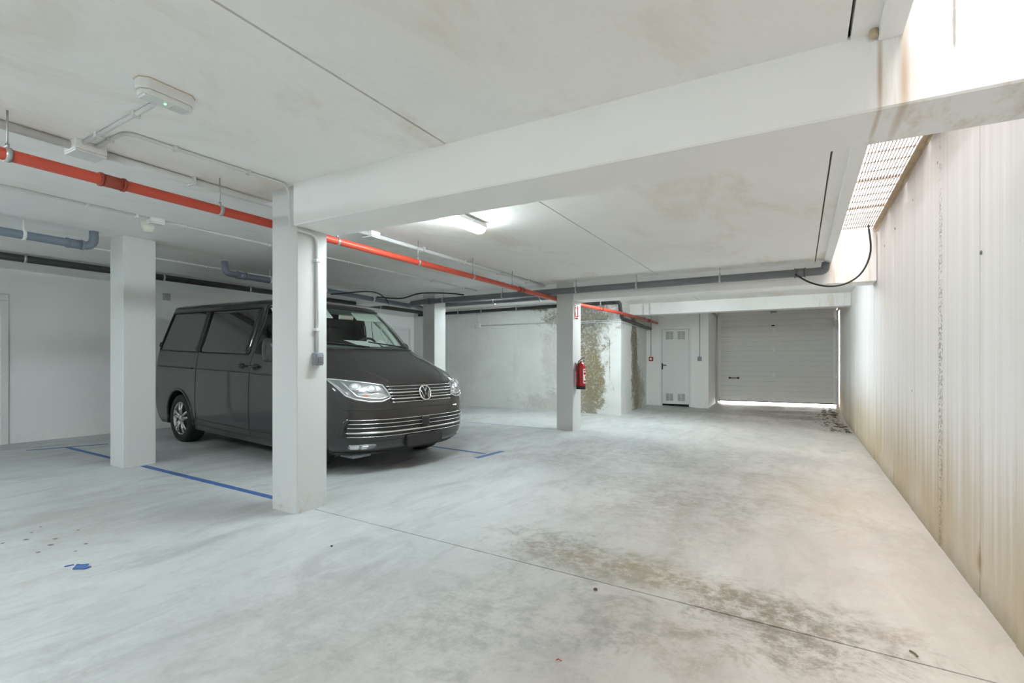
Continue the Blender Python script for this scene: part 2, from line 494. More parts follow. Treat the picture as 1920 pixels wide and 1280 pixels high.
class MB:
    def __init__(self):
        self.bm = bmesh.new()

    def _merge(self, other):
        me = bpy.data.meshes.new('tmp')
        other.to_mesh(me)
        other.free()
        self.bm.from_mesh(me)
        bpy.data.meshes.remove(me)

    def box(self, x0, x1, y0, y1, z0, z1, bevel=0.0, seg=1):
        b = bmesh.new()
        bmesh.ops.create_cube(b, size=1.0)
        for v in b.verts:
            v.co = Vector(((x0 + x1) / 2 + v.co.x * (x1 - x0), (y0 + y1) / 2 + v.co.y * (y1 - y0), (z0 + z1) / 2 + v.co.z * (z1 - z0)))
        if bevel:
            bmesh.ops.bevel(b, geom=b.edges[:], offset=bevel, segments=seg, affect='EDGES', profile=0.6)
        self._merge(b)
        return self

    def obox(self, c, size, rot, bevel=0.0):
        b = bmesh.new()
        bmesh.ops.create_cube(b, size=1.0)
        for v in b.verts:
            v.co = Vector((v.co.x * size[0], v.co.y * size[1], v.co.z * size[2]))
        if bevel:
            bmesh.ops.bevel(b, geom=b.edges[:], offset=bevel, segments=1, affect='EDGES')
        bmesh.ops.transform(b, matrix=Matrix.Translation(c) @ rot.to_4x4(), verts=b.verts)
        self._merge(b)
        return self

    def tube(self, path, r, n=10, closed=False, caps=True, ry=None):
        bm = self.bm
        P = [Vector(p) for p in path]
        N = len(P)
        rings = []
        up = None
        for i in range(N):
            if closed:
                a, b = P[(i - 1) % N], P[(i + 1) % N]
            else:
                a, b = P[max(0, i - 1)], P[min(N - 1, i + 1)]
            d = (b - a).normalized()
            if up is None:
                up = Vector((0, 0, 1)) if abs(d.z) < 0.9 else Vector((1, 0, 0))
            s = d.cross(up)
            if s.length < 1e-5:
                s = d.orthogonal()
            s.normalize()
            up = s.cross(d).normalized()
            rr = r[i] if isinstance(r, (list, tuple)) else r
            r2 = rr if ry is None else ry
            k = 1.0
            if 0 < i < N - 1 and not closed:
                d1 = (P[i] - P[i - 1]).normalized()
                d2 = (P[i + 1] - P[i]).normalized()
                cosh = math.sqrt(max(0.05, (1 + d1.dot(d2)) / 2))
                k = min(1.4, 1 / cosh)
            rings.append([bm.verts.new(P[i] + (s * math.cos(q) * rr + up * math.sin(q) * r2) * (1 if k < 1.01 else 1.0))
                          for q in (2 * math.pi * j / n for j in range(n))])
        for i in range(N if closed else N - 1):
            A, B = rings[i], rings[(i + 1) % N]
            for j in range(n):
                f = bm.faces.new((A[j], A[(j + 1) % n], B[(j + 1) % n], B[j]))
                f.smooth = True
        if caps and not closed:
            bm.faces.new(rings[0])
            bm.faces.new(rings[-1][::-1])
        return self

    def cyl(self, a, b, r, n=12):
        return self.tube([a, b], r, n)

    def lathe(self, prof, origin, axis='z', n=24, smooth=True):
        """prof: list of (radius, height)"""
        bm = self.bm
        o = Vector(origin)
        ax = {'x': (Vector((1, 0, 0)), Vector((0, 1, 0)), Vector((0, 0, 1))),
              'y': (Vector((0, 1, 0)), Vector((0, 0, 1)), Vector((1, 0, 0))),
              'z': (Vector((0, 0, 1)), Vector((1, 0, 0)), Vector((0, 1, 0)))}[axis]
        rings = []
        for r, h in prof:
            if r < 1e-6:
                rings.append([bm.verts.new(o + ax[0] * h)])
            else:
                rings.append([bm.verts.new(o + ax[0] * h + (ax[1] * math.cos(q) + ax[2] * math.sin(q)) * r)
                              for q in (2 * math.pi * j / n for j in range(n))])
        for A, B in zip(rings, rings[1:]):
            if len(A) == 1 and len(B) == 1:
                continue
            for j in range(n):
                k = (j + 1) % n
                if len(A) == 1:
                    f = bm.faces.new((A[0], B[k], B[j]))
                elif len(B) == 1:
                    f = bm.faces.new((A[j], A[k], B[0]))
                else:
                    f = bm.faces.new((A[j], A[k], B[k], B[j]))
                f.smooth = smooth
        return self

    def prism(self, poly, d, bevel=0.0):
        """poly: list of 3-D points (planar), d: extrusion vector"""
        b = bmesh.new()
        d = Vector(d)
        A = [b.verts.new(Vector(p)) for p in poly]
        B = [b.verts.new(Vector(p) + d) for p in poly]
        n = len(A)
        b.faces.new(A[::-1])
        b.faces.new(B)
        for i in range(n):
            b.faces.new((A[i], A[(i + 1) % n], B[(i + 1) % n], B[i]))
        bmesh.ops.recalc_face_normals(b, faces=b.faces[:])
        if bevel:
            bmesh.ops.bevel(b, geom=b.edges[:], offset=bevel, segments=1, affect='EDGES')
        self._merge(b)
        return self

    def grid(self, rows, smooth=True, flip=False):
        bm = self.bm
        V = [[bm.verts.new(Vector(p)) for p in r] for r in rows]
        for i in range(len(V) - 1):
            for j in range(len(V[i]) - 1):
                q = (V[i][j], V[i][j + 1], V[i + 1][j + 1], V[i + 1][j])
                f = bm.faces.new(q[::-1] if flip else q)
                f.smooth = smooth
        return self

    def build(self, name, mat, parent=None, world=True, norm=True):
        if norm:
            bmesh.ops.recalc_face_normals(self.bm, faces=self.bm.faces[:])
        me = bpy.data.meshes.new(name)
        o = bpy.data.objects.new(name, me)
        COL.objects.link(o)
        if parent is not None:
            org = ORG.get(parent, Vector((0, 0, 0)))
            if world:
                for v in self.bm.verts:
                    v.co -= org
                ORG[o] = org
            else:
                ORG[o] = Vector((0, 0, 0))
            o.parent = parent
        else:
            # origin at the bottom centre of the mesh
            xs = [v.co for v in self.bm.verts]
            c = Vector(((min(v.x for v in xs) + max(v.x for v in xs)) / 2, (min(v.y for v in xs) + max(v.y for v in xs)) / 2, min(v.z for v in xs)))
            for v in self.bm.verts:
                v.co -= c
            o.location = c
            ORG[o] = c
        self.bm.to_mesh(me)
        self.bm.free()
        me.materials.append(M[mat] if isinstance(mat, str) else mat)
        return o


def box(x0, x1, y0, y1, z0, z1, bevel=0.0, seg=1):
    return MB().box(x0, x1, y0, y1, z0, z1, bevel, seg)


def bez(pts, k=8):
    """Catmull-Rom through points"""
    P = [Vector(p) for p in pts]
    P = [P[0] * 2 - P[1]] + P + [P[-1] * 2 - P[-2]]
    out = []
    for i in range(1, len(P) - 2):
        a, b, c, d = P[i - 1:i + 3]
        for s in range(k):
            t = s / k
            out.append(0.5 * ((2 * b) + (c - a) * t + (2 * a - 5 * b + 4 * c - d) * t * t + (3 * b - a - 3 * c + d) * t ** 3))
    out.append(P[-2])
    return out


def elbow(path, r, k=5):
    """polyline with rounded corners"""
    P = [Vector(p) for p in path]
    out = [P[0]]
    for i in range(1, len(P) - 1):
        a, b, c = P[i - 1], P[i], P[i + 1]
        d1 = (a - b).normalized()
        d2 = (c - b).normalized()
        q = min(r, (a - b).length * 0.45, (c - b).length * 0.45)
        s, e = b + d1 * q, b + d2 * q
        for j in range(k + 1):
            t = j / k
            out.append(s * (1 - t) ** 2 + b * 2 * t * (1 - t) + e * t * t)
    out.append(P[-1])
    return out


# ================================================================== STRUCTURE
# ---- floor slabs
floor = thing('floor', (0, 0, 0), 'pale grey stained concrete garage floor', None, None, 'structure')


def slab(x0, x1, y0, y1, nx, ny):
    m = MB()
    xs = [x0 + (x1 - x0) * i / nx for i in range(nx + 1)]
    ys = [y0 + (y1 - y0) * i / ny for i in range(ny + 1)]
    m.grid([[(x, y, fz(x, y)) for x in xs] for y in ys], smooth=False)
    m.grid([[(x, y, -0.25) for x in xs] for y in ys], smooth=False)
    for y in (y0, y1):
        m.grid([[(x, y, fz(x, y)) for x in xs], [(x, y, -0.25) for x in xs]], smooth=False)
    for x in (x0, x1):
        m.grid([[(x, y, fz(x, y)) for y in ys], [(x, y, -0.25) for y in ys]], smooth=False)
    return m.build('floor_slab', floor_material('floor_concrete', x0, x1, y0, y1), floor)


slab(XL - 0.3, FOLD, YF - 0.3, 11.2, 2, 2)
JY = 2.762
slab(FOLD, XR + 0.1, YF - 0.3, JY - 0.005, 1, 1)
slab(FOLD, XR + 0.1, JY + 0.005, 13.0, 1, 1)
slab(-4.1, FOLD, 11.2, 13.0, 1, 1)
slab(-4.1, XR + 0.1, 13.0, 15.30, 2, 3)
box(FOLD, XR + 0.1, JY - 0.02, JY + 0.02, -0.2, -0.03).build('joint_filler', 'joint', floor)

# ---- ground outdoors beyond the garage door
tag(box(-6, 6, 15.32, 26, -0.4, 0.17).build('ground', 'tarmac'), 'pale paved ground outside the garage door', None, None, 'structure')

# ---- ceiling
ceil = thing('ceiling', (0, 0, CZ), 'white painted concrete ceiling with panel joints', None, None, 'structure')
JA, JB, LIP0, LIP1 = -1.91, 0.178, 0.278, 0.361
TOPZ = 3.03
for (x0, x1, y0, y1) in ((XL - 0.2, JA - 0.007, YF - 0.2, 11.3), (JA + 0.007, JB - 0.006, YF - 0.2, B2Y1), (JB + 0.006, LIP1, YF - 0.2, B2Y1),
                         (JA + 0.007, XR + 0.2, B2Y1, 15.6), (-4.2, JA - 0.007, 11.3, 15.6)):
    box(x0, x1, y0, y1, CZ, 2.80).build('ceiling_panel', 'ceiling', ceil)
box(XL - 0.2, LIP1, YF - 0.2, 15.6, 2.801, TOPZ).build('deck_slab', 'joint', ceil)
box(XL - 0.2, XR + 0.2, B2Y1 + .002, 15.6, 2.802, TOPZ + 0.3).build('deck_slab', 'ceiling', ceil)
# dropped edge strip along the light well, in two lengths either side of the beam
for y0, y1 in ((YF, B1Y0 - 0.002), (B1Y1 + 0.002, 6.2), (6.204, B2Y0 - 0.002)):
    box(LIP0, LIP1, y0, y1, 2.613, CZ + 0.01, 0.003).build('edge_strip', 'paint', ceil)

# ---- beams
def beam(y0, y1, x0, zb, label, well=True):
    m = box(x0, XR, y0, y1, zb, CZ + 0.02, 0.008)
    if well:
        m.box(LIP1 + 0.001, XR, y0 + 0.001, y1 - 0.001, zb + 0.02, TOPZ)
    return tag(m.build('beam', 'beam'), label, None, None, 'structure')


beam(B1Y0, B1Y1, FOLD, 2.335, 'deep white concrete beam crossing the driving lane from the nearest pillar')
beam(B2Y0, B2Y1, FOLD, 2.345, 'white concrete beam on the pillar with the fire extinguisher')
tag(box(XL, FOLD - 0.30, B2Y0, B2Y1, 2.545, CZ + 0.02, 0.006).build('beam', 'beam'), 'shallow ceiling beam above the rear of the parking bays', None, None, 'structure')
beam(11.8, 12.1, -3.62, 2.395, 'pale beam in front of the garage door and the louvred door', False)

# ---- pillars
def pillar(x0, x1, y0, y1, label):
    return tag(box(x0, x1, y0, y1, min(fz(x0, y0), fz(x1, y0)) - 0.05, CZ + 0.01, 0.006).build('pillar', 'pillar'), label, None, None, 'structure')


pillar(-3.635, -3.34, 2.60, 2.885, 'white pillar in the foreground with a conduit and grey switch box')
pillar(-6.545, -6.265, 2.72, 3.04, 'white pillar behind the rear wheel side of the dark van')
pillar(-3.64, -3.34, 8.04, 8.40, 'white pillar with the red fire extinguisher')
pillar(-6.555, -6.265, 8.04, 8.40, 'white pillar beyond the nose of the van')

# ---- walls
def wall(name, *a, mat='paint', label=None):
    return tag(box(*a).build(name, mat), label, None, None, 'structure')


wall('wall_left', XL - 0.25, XL, YF - 0.25, 11.2, -0.1, CZ + 0.05, label='plain white wall behind the dark van')
wall('wall_front', XL - 0.25, XR + 0.25, YF - 0.25, YF, -0.2, TOPZ, label='plain white wall behind the viewer')
# concrete rear block: front face and angled side face
blk = MB()
blk.prism([(XL - 0.25, 10.9, -0.1), (-3.40, 10.9, -0.1), (-3.62, 13.9, -0.1), (-4.1, 13.9, -0.1), (-4.1, 11.2, -0.1), (XL - 0.25, 11.2, -0.1)], (0, 0, CZ + 0.12))
tag(blk.build('wall_back', 'stained'), 'whitewashed concrete rear wall, peeling and mouldy at its right end', None, None, 'structure')

# louvred-door wall with opening
DX0, DX1, DZ1, DW = -3.245, -2.465, 2.215, 13.85
w = box(-4.1, DX0, DW, DW + 0.2, -0.1, CZ + 0.05)
w.box(DX1, -2.035, DW, DW + 0.2, -0.1, CZ + 0.05)
w.box(DX0, DX1, DW, DW + 0.2, DZ1, CZ + 0.05)
w.box(-2.24, -2.035, DW + 0.2, 15.34, -0.1, CZ + 0.05)
tag(w.build('wall_rear_door', 'paint'), 'white wall around the louvred door and garage door reveal', None, None, 'structure')
# wall over and beside the garage door
w = box(-2.3, -1.945, 15.226, 15.6, -0.1, CZ + 0.3)
w.box(0.868, XR + 0.2, 15.24, 15.6, -0.1, CZ + 0.3)
w.box(-2.0, XR + 0.2, 15.36, 15.6, 2.62, CZ + 0.3)
tag(w.build('wall_rear_gate', 'paint'), 'white wall strip framing the garage door', None, None, 'structure')

# right wall: cast panels with open seams
wr = thing('wall_right', (XR, 5, 0), 'tall board-marked concrete retaining wall stained brown at its foot', None, None, 'structure')
seams = [YF - 0.2, -3.4, -2.4, -1.4, -0.4, 0.6, 1.6, 2.62, 3.18, 3.73, 4.63, 5.71, 6.70, 7.62, 8.32, 9.2, 10.1, 11.0, 11.85, 12.8, 13.8, 14.7, 15.6]
for i in range(len(seams) - 1):
    dx = (0, 0.004, 0.0015, 0.006, 0.002)[i % 5]
    top = TOPZ - 0.03 if seams[i] < B2Y1 else 2.9
    box(XR + dx, XR + 0.22, seams[i] + 0.003, seams[i + 1] - 0.003, -0.15, top, 0.003).build('cast_panel', 'board_concrete', wr)
for (y, z) in ((4.70, 2.73), (5.62, 2.72), (6.60, 2.69), (7.35, 2.66), (5.66, 1.05), (3.70, 1.9)):
    MB().lathe([(0, -0.0015), (0.011, -0.0015), (0.013, 0.004), (0.013, 0.02)], (XR, y, z), 'x', 10).build('tie_plug', 'drain', wr)
box(XR + 0.20, XR + 0.42, YF, 15.6, -0.15, 3.6).build('backing', 'board_concrete', wr)

# ================================================================== LIGHT-WELL GRATINGS
ordn = ['farthest', 'second farthest', 'third farthest', 'fourth farthest', 'fifth farthest', 'sixth farthest', 'seventh farthest', 'eighth farthest']


def make_grate():
    L, W = 1.0, XR - LIP1 + 0.02
    t = thing('grating_panel', (0, 0, 0))
    m = MB()
    n = 22
    for i in range(1, n):
        x = -W / 2 + W * i / n
        m.box(x - 0.003, x + 0.003, -L / 2 + 0.01, L / 2 - 0.01, 0.004, 0.030)
    b = m.build('bearing_bars', 'grate', t)
    b['kind'] = 'stuff'
    for y in (-0.25, 0.0, 0.25):
        box(-W / 2 + 0.004, W / 2 - 0.004, y - 0.004, y + 0.004, 0.016, 0.028).build('cross_bar', 'grate_pale', t)
    box(-W / 2, W / 2, -L / 2, -L / 2 + 0.012, 0.012, 0.034).build('end_bar', 'grate_pale', t)
    box(-W / 2, W / 2, L / 2 - 0.012, L / 2, 0.012, 0.034).build('end_bar', 'grate_pale', t)
    box(-W / 2 - 0.006, -W / 2 + 0.006, -L / 2, L / 2, 0, 0.034).build('side_bar', 'grate', t)
    box(W / 2 - 0.012, W / 2, -L / 2, L / 2, 0, 0.034).build('side_bar', 'grate', t)
    return t


def copy_tree(o, parent=None):
    c = o.copy()
    COL.objects.link(c)
    c.parent = parent
    for ch in list(o.children):
        copy_tree(ch, c)
    return c


g0 = make_grate()
gy = B2Y0 - 0.52
for i in range(12):
    g = g0 if i == 0 else copy_tree(g0)
    y = gy - i * 1.03 - (B1Y1 - B1Y0 - 0.02 if i > 4 else 0) * 0
    g.location = ((LIP1 + XR) / 2 + 0.005, y, TOPZ + 0.002)
    tag(g, 'pale steel grating panel over the light well, %s from the viewer' % ordn[i] if i == 0 else
        'pale steel grating panel over the light well, %s panel counted from the far end' % ('', 'second', 'third', 'fourth', 'fifth', 'sixth', 'seventh', 'eighth', 'ninth', 'tenth', 'eleventh', 'twelfth')[i],
        'grating', 'gratings over the light well')
m = MB()
m.prism([(XR - 0.045, YF, TOPZ), (XR + 0.02, YF, TOPZ), (XR + 0.02, YF, TOPZ - 0.05), (XR - 0.004, YF, TOPZ - 0.05), (XR - 0.004, YF, TOPZ - 0.012), (XR - 0.045, YF, TOPZ - 0.012)], (0, B2Y0 - YF, 0))
tag(m.build('trim_1', 'rust_frame'), 'rust stained steel angle carrying the gratings along the right wall', None, None, 'structure')

# ================================================================== LAMPS
def lamp(x, y0, y1, label, glow='lamp_on'):
    t = thing('ceiling_lamp', (x, (y0 + y1) / 2, CZ - 0.115), label, 'lamp', 'tube lamps on the ceiling')
    z = CZ
    box(x - 0.065, x + 0.065, y0, y1, z - 0.055, z - 0.012, 0.012, 2).build('housing', 'white_plastic', t)
    m = MB()
    n = 12
    prof = []
    for i in range(n + 1):
        a = math.pi * i / n
        prof.append((-0.058 * math.cos(a), -0.056 - 0.055 * math.sin(a) ** 0.7))
    ys = [y0 + 0.005, y0 + 0.012, y0 + 0.04, y1 - 0.04, y1 - 0.012, y1 - 0.005]
    sc = [0.55, 0.85, 1, 1, 0.85, 0.55]
    rows = [[(x + px * (0.6 + 0.4 * s), y, z - 0.056 + (pz + 0.056) * s) for px, pz in prof] for y, s in zip(ys, sc)]
    m.grid(rows)
    for r in (rows[0], rows[-1]):
        m.bm.faces.new([m.bm.verts.new(Vector(p)) for p in r])
    m.build('diffuser', glow, t)
    for y in (y0 + 0.25, y1 - 0.25):
        box(x - 0.071, x + 0.071, y - 0.012, y + 0.012, z - 0.066, z - 0.04, 0.003).build('clip', 'white_plastic', t)
        box(x - 0.02, x + 0.02, y - 0.03, y + 0.03, z - 0.02, z + 0.004).build('mount', 'zinc', t)
    return t


lamp(-2.70, 3.02, 4.20, 'lit white tube lamp on the ceiling behind the nearest beam', 'lamp_dim')
lamp(-2.70, 8.75, 9.93, 'lit tube lamp on the ceiling beyond the pillar with the extinguisher', 'lamp_dim')
lamp(-0.90, 8.95, 9.75, 'added fill lamp, unseen behind the rear beam on the driving lane side')  # extra rear lamp, added to brighten the door end of the lane
lamp(-5.10, 8.68, 9.28, 'short added fill lamp, unseen behind the drain pipes over the rear bays')  # unseen lamp added to brighten the concrete rear wall
lamp(-2.70, -1.5, -0.32, 'added fill lamp on the ceiling, out of view left of the viewer, over the lane')  # unseen lamp added as fill for the near floor and ceiling
lamp(-5.85, -1.0, 0.18, 'added fill lamp on the ceiling, out of view left of the viewer, over the bays')  # unseen lamp added as fill for the left wall and bays

# emergency light
ex, ey = -2.735, 1.37
t = thing('emergency_light', (ex, ey, 2.565), 'small white emergency light with a green indicator on the ceiling', 'emergency light')
def octo(hx, hy, c):
    return [(ex - hx, ey - hy + c), (ex - hx + c, ey - hy), (ex + hx - c, ey - hy), (ex + hx, ey - hy + c), (ex + hx, ey + hy - c), (ex + hx - c, ey + hy), (ex - hx + c, ey + hy), (ex - hx, ey + hy - c)]
m = MB().prism([(x, y, CZ + 0.002) for x, y in octo(0.052, 0.128, 0.03)], (0, 0, -0.052), 0.004)
m.build('housing', 'white_plastic', t)
m = MB().prism([(x, y, CZ - 0.05) for x, y in octo(0.046, 0.120, 0.028)], (0, 0, -0.026), 0.005)
fr_ = m.build('front', 'white_plastic', t)
box(ex - 0.034, ex + 0.034, ey - 0.108, ey - 0.025, CZ - 0.084, CZ - 0.070, 0.004).build('lens', 'clear_lens', fr_)
box(ex - 0.034, ex + 0.034, ey + 0.02, ey + 0.10, CZ - 0.0785, CZ - 0.070, 0.003).build('battery_cover', 'pale_conduit', fr_)
MB().lathe([(0, -0.006), (0.005, -0.004), (0.006, 0)], (ex + 0.005, ey - 0.004, CZ - 0.076), n=10).build('indicator', 'led_green', fr_)
MB().tube([(x, y, CZ - 0.002) for x, y in octo(0.053, 0.129, 0.03)], 0.0028, 6, closed=True).build('gasket', 'rust_frame', t)

# ================================================================== PIPES AND CONDUITS
def clip(m, p, r, down=True):
    x, y, z = p
    m.box(x - r * 1.5, x + r * 1.5, y - 0.011, y + 0.011, z - r * 1.35, CZ + 0.002, 0.002)


def conduit(name, path, r, mat, label, clips=(), cat='conduit', bend=0.06, group=None):
    base = min(path, key=lambda p: p[2])
    t = thing(name, base, label, cat, group)
    MB().tube(elbow(path, bend), r, 10).build('tube', mat, t)
    for b in clips:
        b.build('saddle_clip', mat, t)
    return t


def ceil_clip(x, y, r, along='y'):
    if along == 'y':
        return box(x - r * 1.7, x + r * 1.7, y - 0.010, y + 0.010, CZ - 2 * r - 0.008, CZ + 0.002, 0.002)
    return box(x - 0.010, x + 0.010, y - r * 1.7, y + r * 1.7, CZ - 2 * r - 0.008, CZ + 0.002, 0.002)


# thick pale conduit beside the red pipe, in two lengths with boxes
CX1 = -3.875
def jbox(x0, x1, y0, y1, z0, z1, mat, label, name='junction_box'):
    t = thing(name, ((x0 + x1) / 2, (y0 + y1) / 2, z0), label, 'junction box')
    box(x0, x1, y0, y1, z0 + 0.014, z1, 0.006, 2).build('body', mat, t)
    box(x0 + 0.002, x1 - 0.002, y0 + 0.002, y1 - 0.002, z0, z0 + 0.013, 0.004, 2).build('lid', mat, t)
    return t


jbox(-3.955, -3.80, 1.40, 1.565, CZ - 0.07, CZ + 0.002, 'white_plastic', 'white junction box where the conduits to the emergency light start')
conduit('ceiling_conduit', [(CX1, -1.5, CZ - 0.027), (CX1, 1.40, CZ - 0.027)], 0.025, 'pale_conduit',
        'thick pale conduit on the ceiling running to the junction box from the left edge', [ceil_clip(CX1, y, 0.025) for y in (-0.4, 0.5, 1.0)])
conduit('ceiling_conduit', [(CX1, 1.565, CZ - 0.027), (CX1, 3.86, CZ - 0.027)], 0.025, 'pale_conduit',
        'thick pale conduit on the ceiling above the red pipe, ending behind the nearest pillar', [ceil_clip(CX1, y, 0.025) for y in (2.12, 2.9, 3.5)])
jbox(-3.945, -3.815, 3.86, 3.99, CZ - 0.065, CZ + 0.002, 'white_plastic', 'white junction box on the ceiling just right of the nearest pillar')
conduit('ceiling_conduit', [(CX1, 3.99, CZ - 0.027), (CX1, 8.05, CZ - 0.027)], 0.022, 'pale_conduit',
        'pale conduit on the ceiling over the red pipe beyond the nearest pillar', [ceil_clip(CX1, y, 0.022) for y in (4.75, 5.6, 6.5, 7.4)])
# pair from the junction box to the emergency light and to the switch on the pillar
conduit('ceiling_conduit', [(-3.80, 1.445, CZ - 0.013), (-2.79, 1.40, CZ - 0.013)], 0.012, 'pale_conduit',
        'thin conduit from the junction box to the emergency light', [ceil_clip(-3.60, 1.436, 0.012, 'x'), ceil_clip(-3.12, 1.415, 0.012, 'x')])
conduit('switch_conduit', [(-3.80, 1.51, CZ - 0.012), (-3.42, 1.50, CZ - 0.012), (-3.372, 2.551, CZ - 0.012), (-3.355, 2.551, 2.30),
                           (-3.326, 2.60, 2.305), (-3.326, 2.775, 2.30), (-3.326, 2.775, 1.375)], 0.011, 'pale_conduit',
        'thin conduit curving over the ceiling and down the nearest pillar to its switch box',
        [ceil_clip(-3.62, 1.505, 0.011, 'x'), ceil_clip(-3.408, 1.76, 0.011), ceil_clip(-3.387, 2.24, 0.011),
         box(-3.342, -3.310, 2.755, 2.795, 2.09, 2.115, 0.002), box(-3.342, -3.310, 2.755, 2.795, 1.545, 1.57, 0.002)], bend=0.07)
t = thing('switch_box', (-3.31, 2.775, 1.275), 'grey light switch box on the nearest pillar', 'switch')
box(-3.342, -3.295, 2.738, 2.812, 1.275, 1.375, 0.005, 2).build('housing', 'grey_plastic', t)
box(-3.296, -3.286, 2.742, 2.808, 1.285, 1.365, 0.004, 2).build('cover', 'grey_plastic', t)
box(-3.287, -3.281, 2.752, 2.798, 1.297, 1.345, 0.002).build('rocker', 'drain', t)

# thin white conduits further left
C2 = -5.28
conduit('ceiling_conduit', [(C2, -1.0, CZ - 0.010), (C2, 2.50, CZ - 0.010)], 0.010, 'white_plastic',
        'thin white conduit on the ceiling running to the smoke detector box', [ceil_clip(C2, y, 0.012) for y in (1.2, 2.03, 2.40)])
jbox(C2 - 0.045, C2 + 0.045, 2.50, 2.62, CZ - 0.055, CZ + 0.002, 'white_plastic', 'small white junction box beside the smoke detector')
conduit('ceiling_conduit', [(C2, 2.62, CZ - 0.010), (C2, 8.05, CZ - 0.010)], 0.010, 'white_plastic',
        'thin white conduit on the ceiling over the van, starting at the smoke detector box', [ceil_clip(C2, y, 0.012) for y in (2.82, 3.74, 4.9, 5.8, 6.7, 7.6)])
C3 = -7.25
conduit('ceiling_conduit', [(C3, 0.5, CZ - 0.010), (C3, 8.05, CZ - 0.010)], 0.010, 'white_plastic',
        'thin white conduit on the ceiling nearest the far wall behind the van', [ceil_clip(C3, y, 0.012) for y in (3.2, 4.15, 5.2, 6.4)])
t = thing('smoke_detector', (-5.50, 2.60, 2.55), 'round cream smoke detector on the ceiling beside the white pillar', 'smoke detector')
MB().lathe([(0, 0), (0.060, 0), (0.064, -0.008), (0.062, -0.024), (0.055, -0.028), (0, -0.028)], (-5.5, 2.6, CZ + 0.002)).build('base', 'cream', t)
MB().lathe([(0.054, -0.024), (0.056, -0.045), (0.050, -0.062), (0.044, -0.066), (0.040, -0.084), (0.024, -0.094), (0, -0.096)], (-5.5, 2.6, CZ)).build('dome', 'cream', t)
MB().tube([(-5.44, 2.60, CZ - 0.012), (-5.32, 2.57, CZ - 0.012)], 0.006, 8).build('lead', 'black_rubber', t)


def hung_pipe(name, path, r, mat, label, hangers=(), couplings=(), cat='pipe', bend=0.1, cmat=None, clampmat='zinc', rod=True, n=16):
    base = Vector(min(path, key=lambda p: p[2]))
    t = thing(name, base, label, cat)
    MB().tube(elbow(path, bend, 7), r, n).build('pipe', mat, t)
    for (p, d) in couplings:
        p, d = Vector(p), Vector(d).normalized()
        m = MB()
        m.tube([p - d * 0.06, p + d * 0.06], r * 1.14, n)
        for s in (-0.06, 0.06):
            m.tube([p + d * (s - 0.008), p + d * (s + 0.008)], r * 1.26, n)
        m.build('coupling', cmat or mat, t)
    for (p, d) in hangers:
        p, d = Vector(p), Vector(d).normalized()
        cl = MB().tube([p - d * 0.013, p + d * 0.013], r * 1.13 + 0.002, n)
        cl.tube([p + Vector((0, 0, r * 1.05)), p + Vector((0, 0, r * 1.05 + 0.025))], 0.009, 8)
        c = cl.build('clamp', clampmat, t)
        if rod:
            MB().tube([p + Vector((0, 0, r)), (p.x, p.y, CZ + 0.004)], 0.005, 6).build('threaded_rod', clampmat, c)
    return t


# red fire main
Y_ = (0, 1, 0)
PX = -3.705
hung_pipe('fire_main_pipe', [(PX, -2.0, 2.412), (PX, 6.0, 2.412), (-3.68, 7.5, 2.394), (-3.675, 8.5, 2.388), (-3.335, 10.7, 2.352), (-3.33, 13.85, 2.35)], 0.033, 'red_pipe',
          'long red fire main pipe hung under the ceiling past the pillars',
          [((PX, y, 2.412), Y_) for y in (-0.2, 1.07, 2.225, 3.32, 4.46, 5.55, 6.60)] + [((-3.332, 12.6, 2.351), Y_)],
          [((PX, 1.55, 2.412), Y_), ((-3.691, 6.85, 2.402), Y_), ((-3.475, 9.8, 2.367), (0.15, 1, 0)), ((-3.33, 12.95, 2.351), Y_)], cmat='rust_red', bend=0.2)
# grey drains
hung_pipe('drain_pipe', [(-6.36, -1.0, 2.52), (-6.36, 2.50, 2.49), (-6.36, 2.50, 2.75)], 0.041, 'blue_drain',
          'blue-grey drain pipe turning up into the ceiling in front of the pillar at left',
          [((-6.36, 0.9, 2.51), Y_), ((-6.36, 1.95, 2.497), Y_)], [((-6.36, 2.34, 2.491), Y_)], clampmat='bright_zinc', bend=0.09)
hung_pipe('drain_pipe', [(-6.72, 4.10, 2.75), (-6.72, 4.10, 2.50), (-6.95, 8.12, 2.455)], 0.043, 'blue_drain',
          'blue-grey drain pipe running back over the roof of the van',
          [((-6.76, 4.8, 2.492), Y_), ((-6.82, 5.85, 2.48), Y_), ((-6.88, 7.0, 2.468), Y_)], [((-6.735, 4.35, 2.497), (-0.05, 1, 0))], clampmat='bright_zinc', bend=0.09)
X_ = (1, 0, 0)
hung_pipe('drain_pipe', [(-6.95, 8.50, 2.43), (-6.70, 7.86, 2.455), (-6.40, 7.85, 2.475), (0.20, 7.85, 2.495), (0.28, 7.85, 2.50), (0.30, 7.85, 2.6)], 0.052, 'drain',
          'long grey drain pipe crossing in front of the rear beam to the light well',
          [((x, 7.85, 2.476 + 0.0029 * (x + 6.4)), X_) for x in (-5.9, -4.6, -3.2, -2.2, -1.0)], [((-6.2, 7.85, 2.476), X_), ((0.0, 7.85, 2.494), X_)], bend=0.05)
hung_pipe('drain_pipe', [(-6.92, 8.55, 2.485), (-3.3, 8.55, 2.505)], 0.052, 'drain',
          'grey drain pipe behind the rear beam, between the two far pillars',
          [((x, 8.55, 2.487), X_) for x in (-5.2, -4.2)], [((-6.75, 8.55, 2.477), X_)])
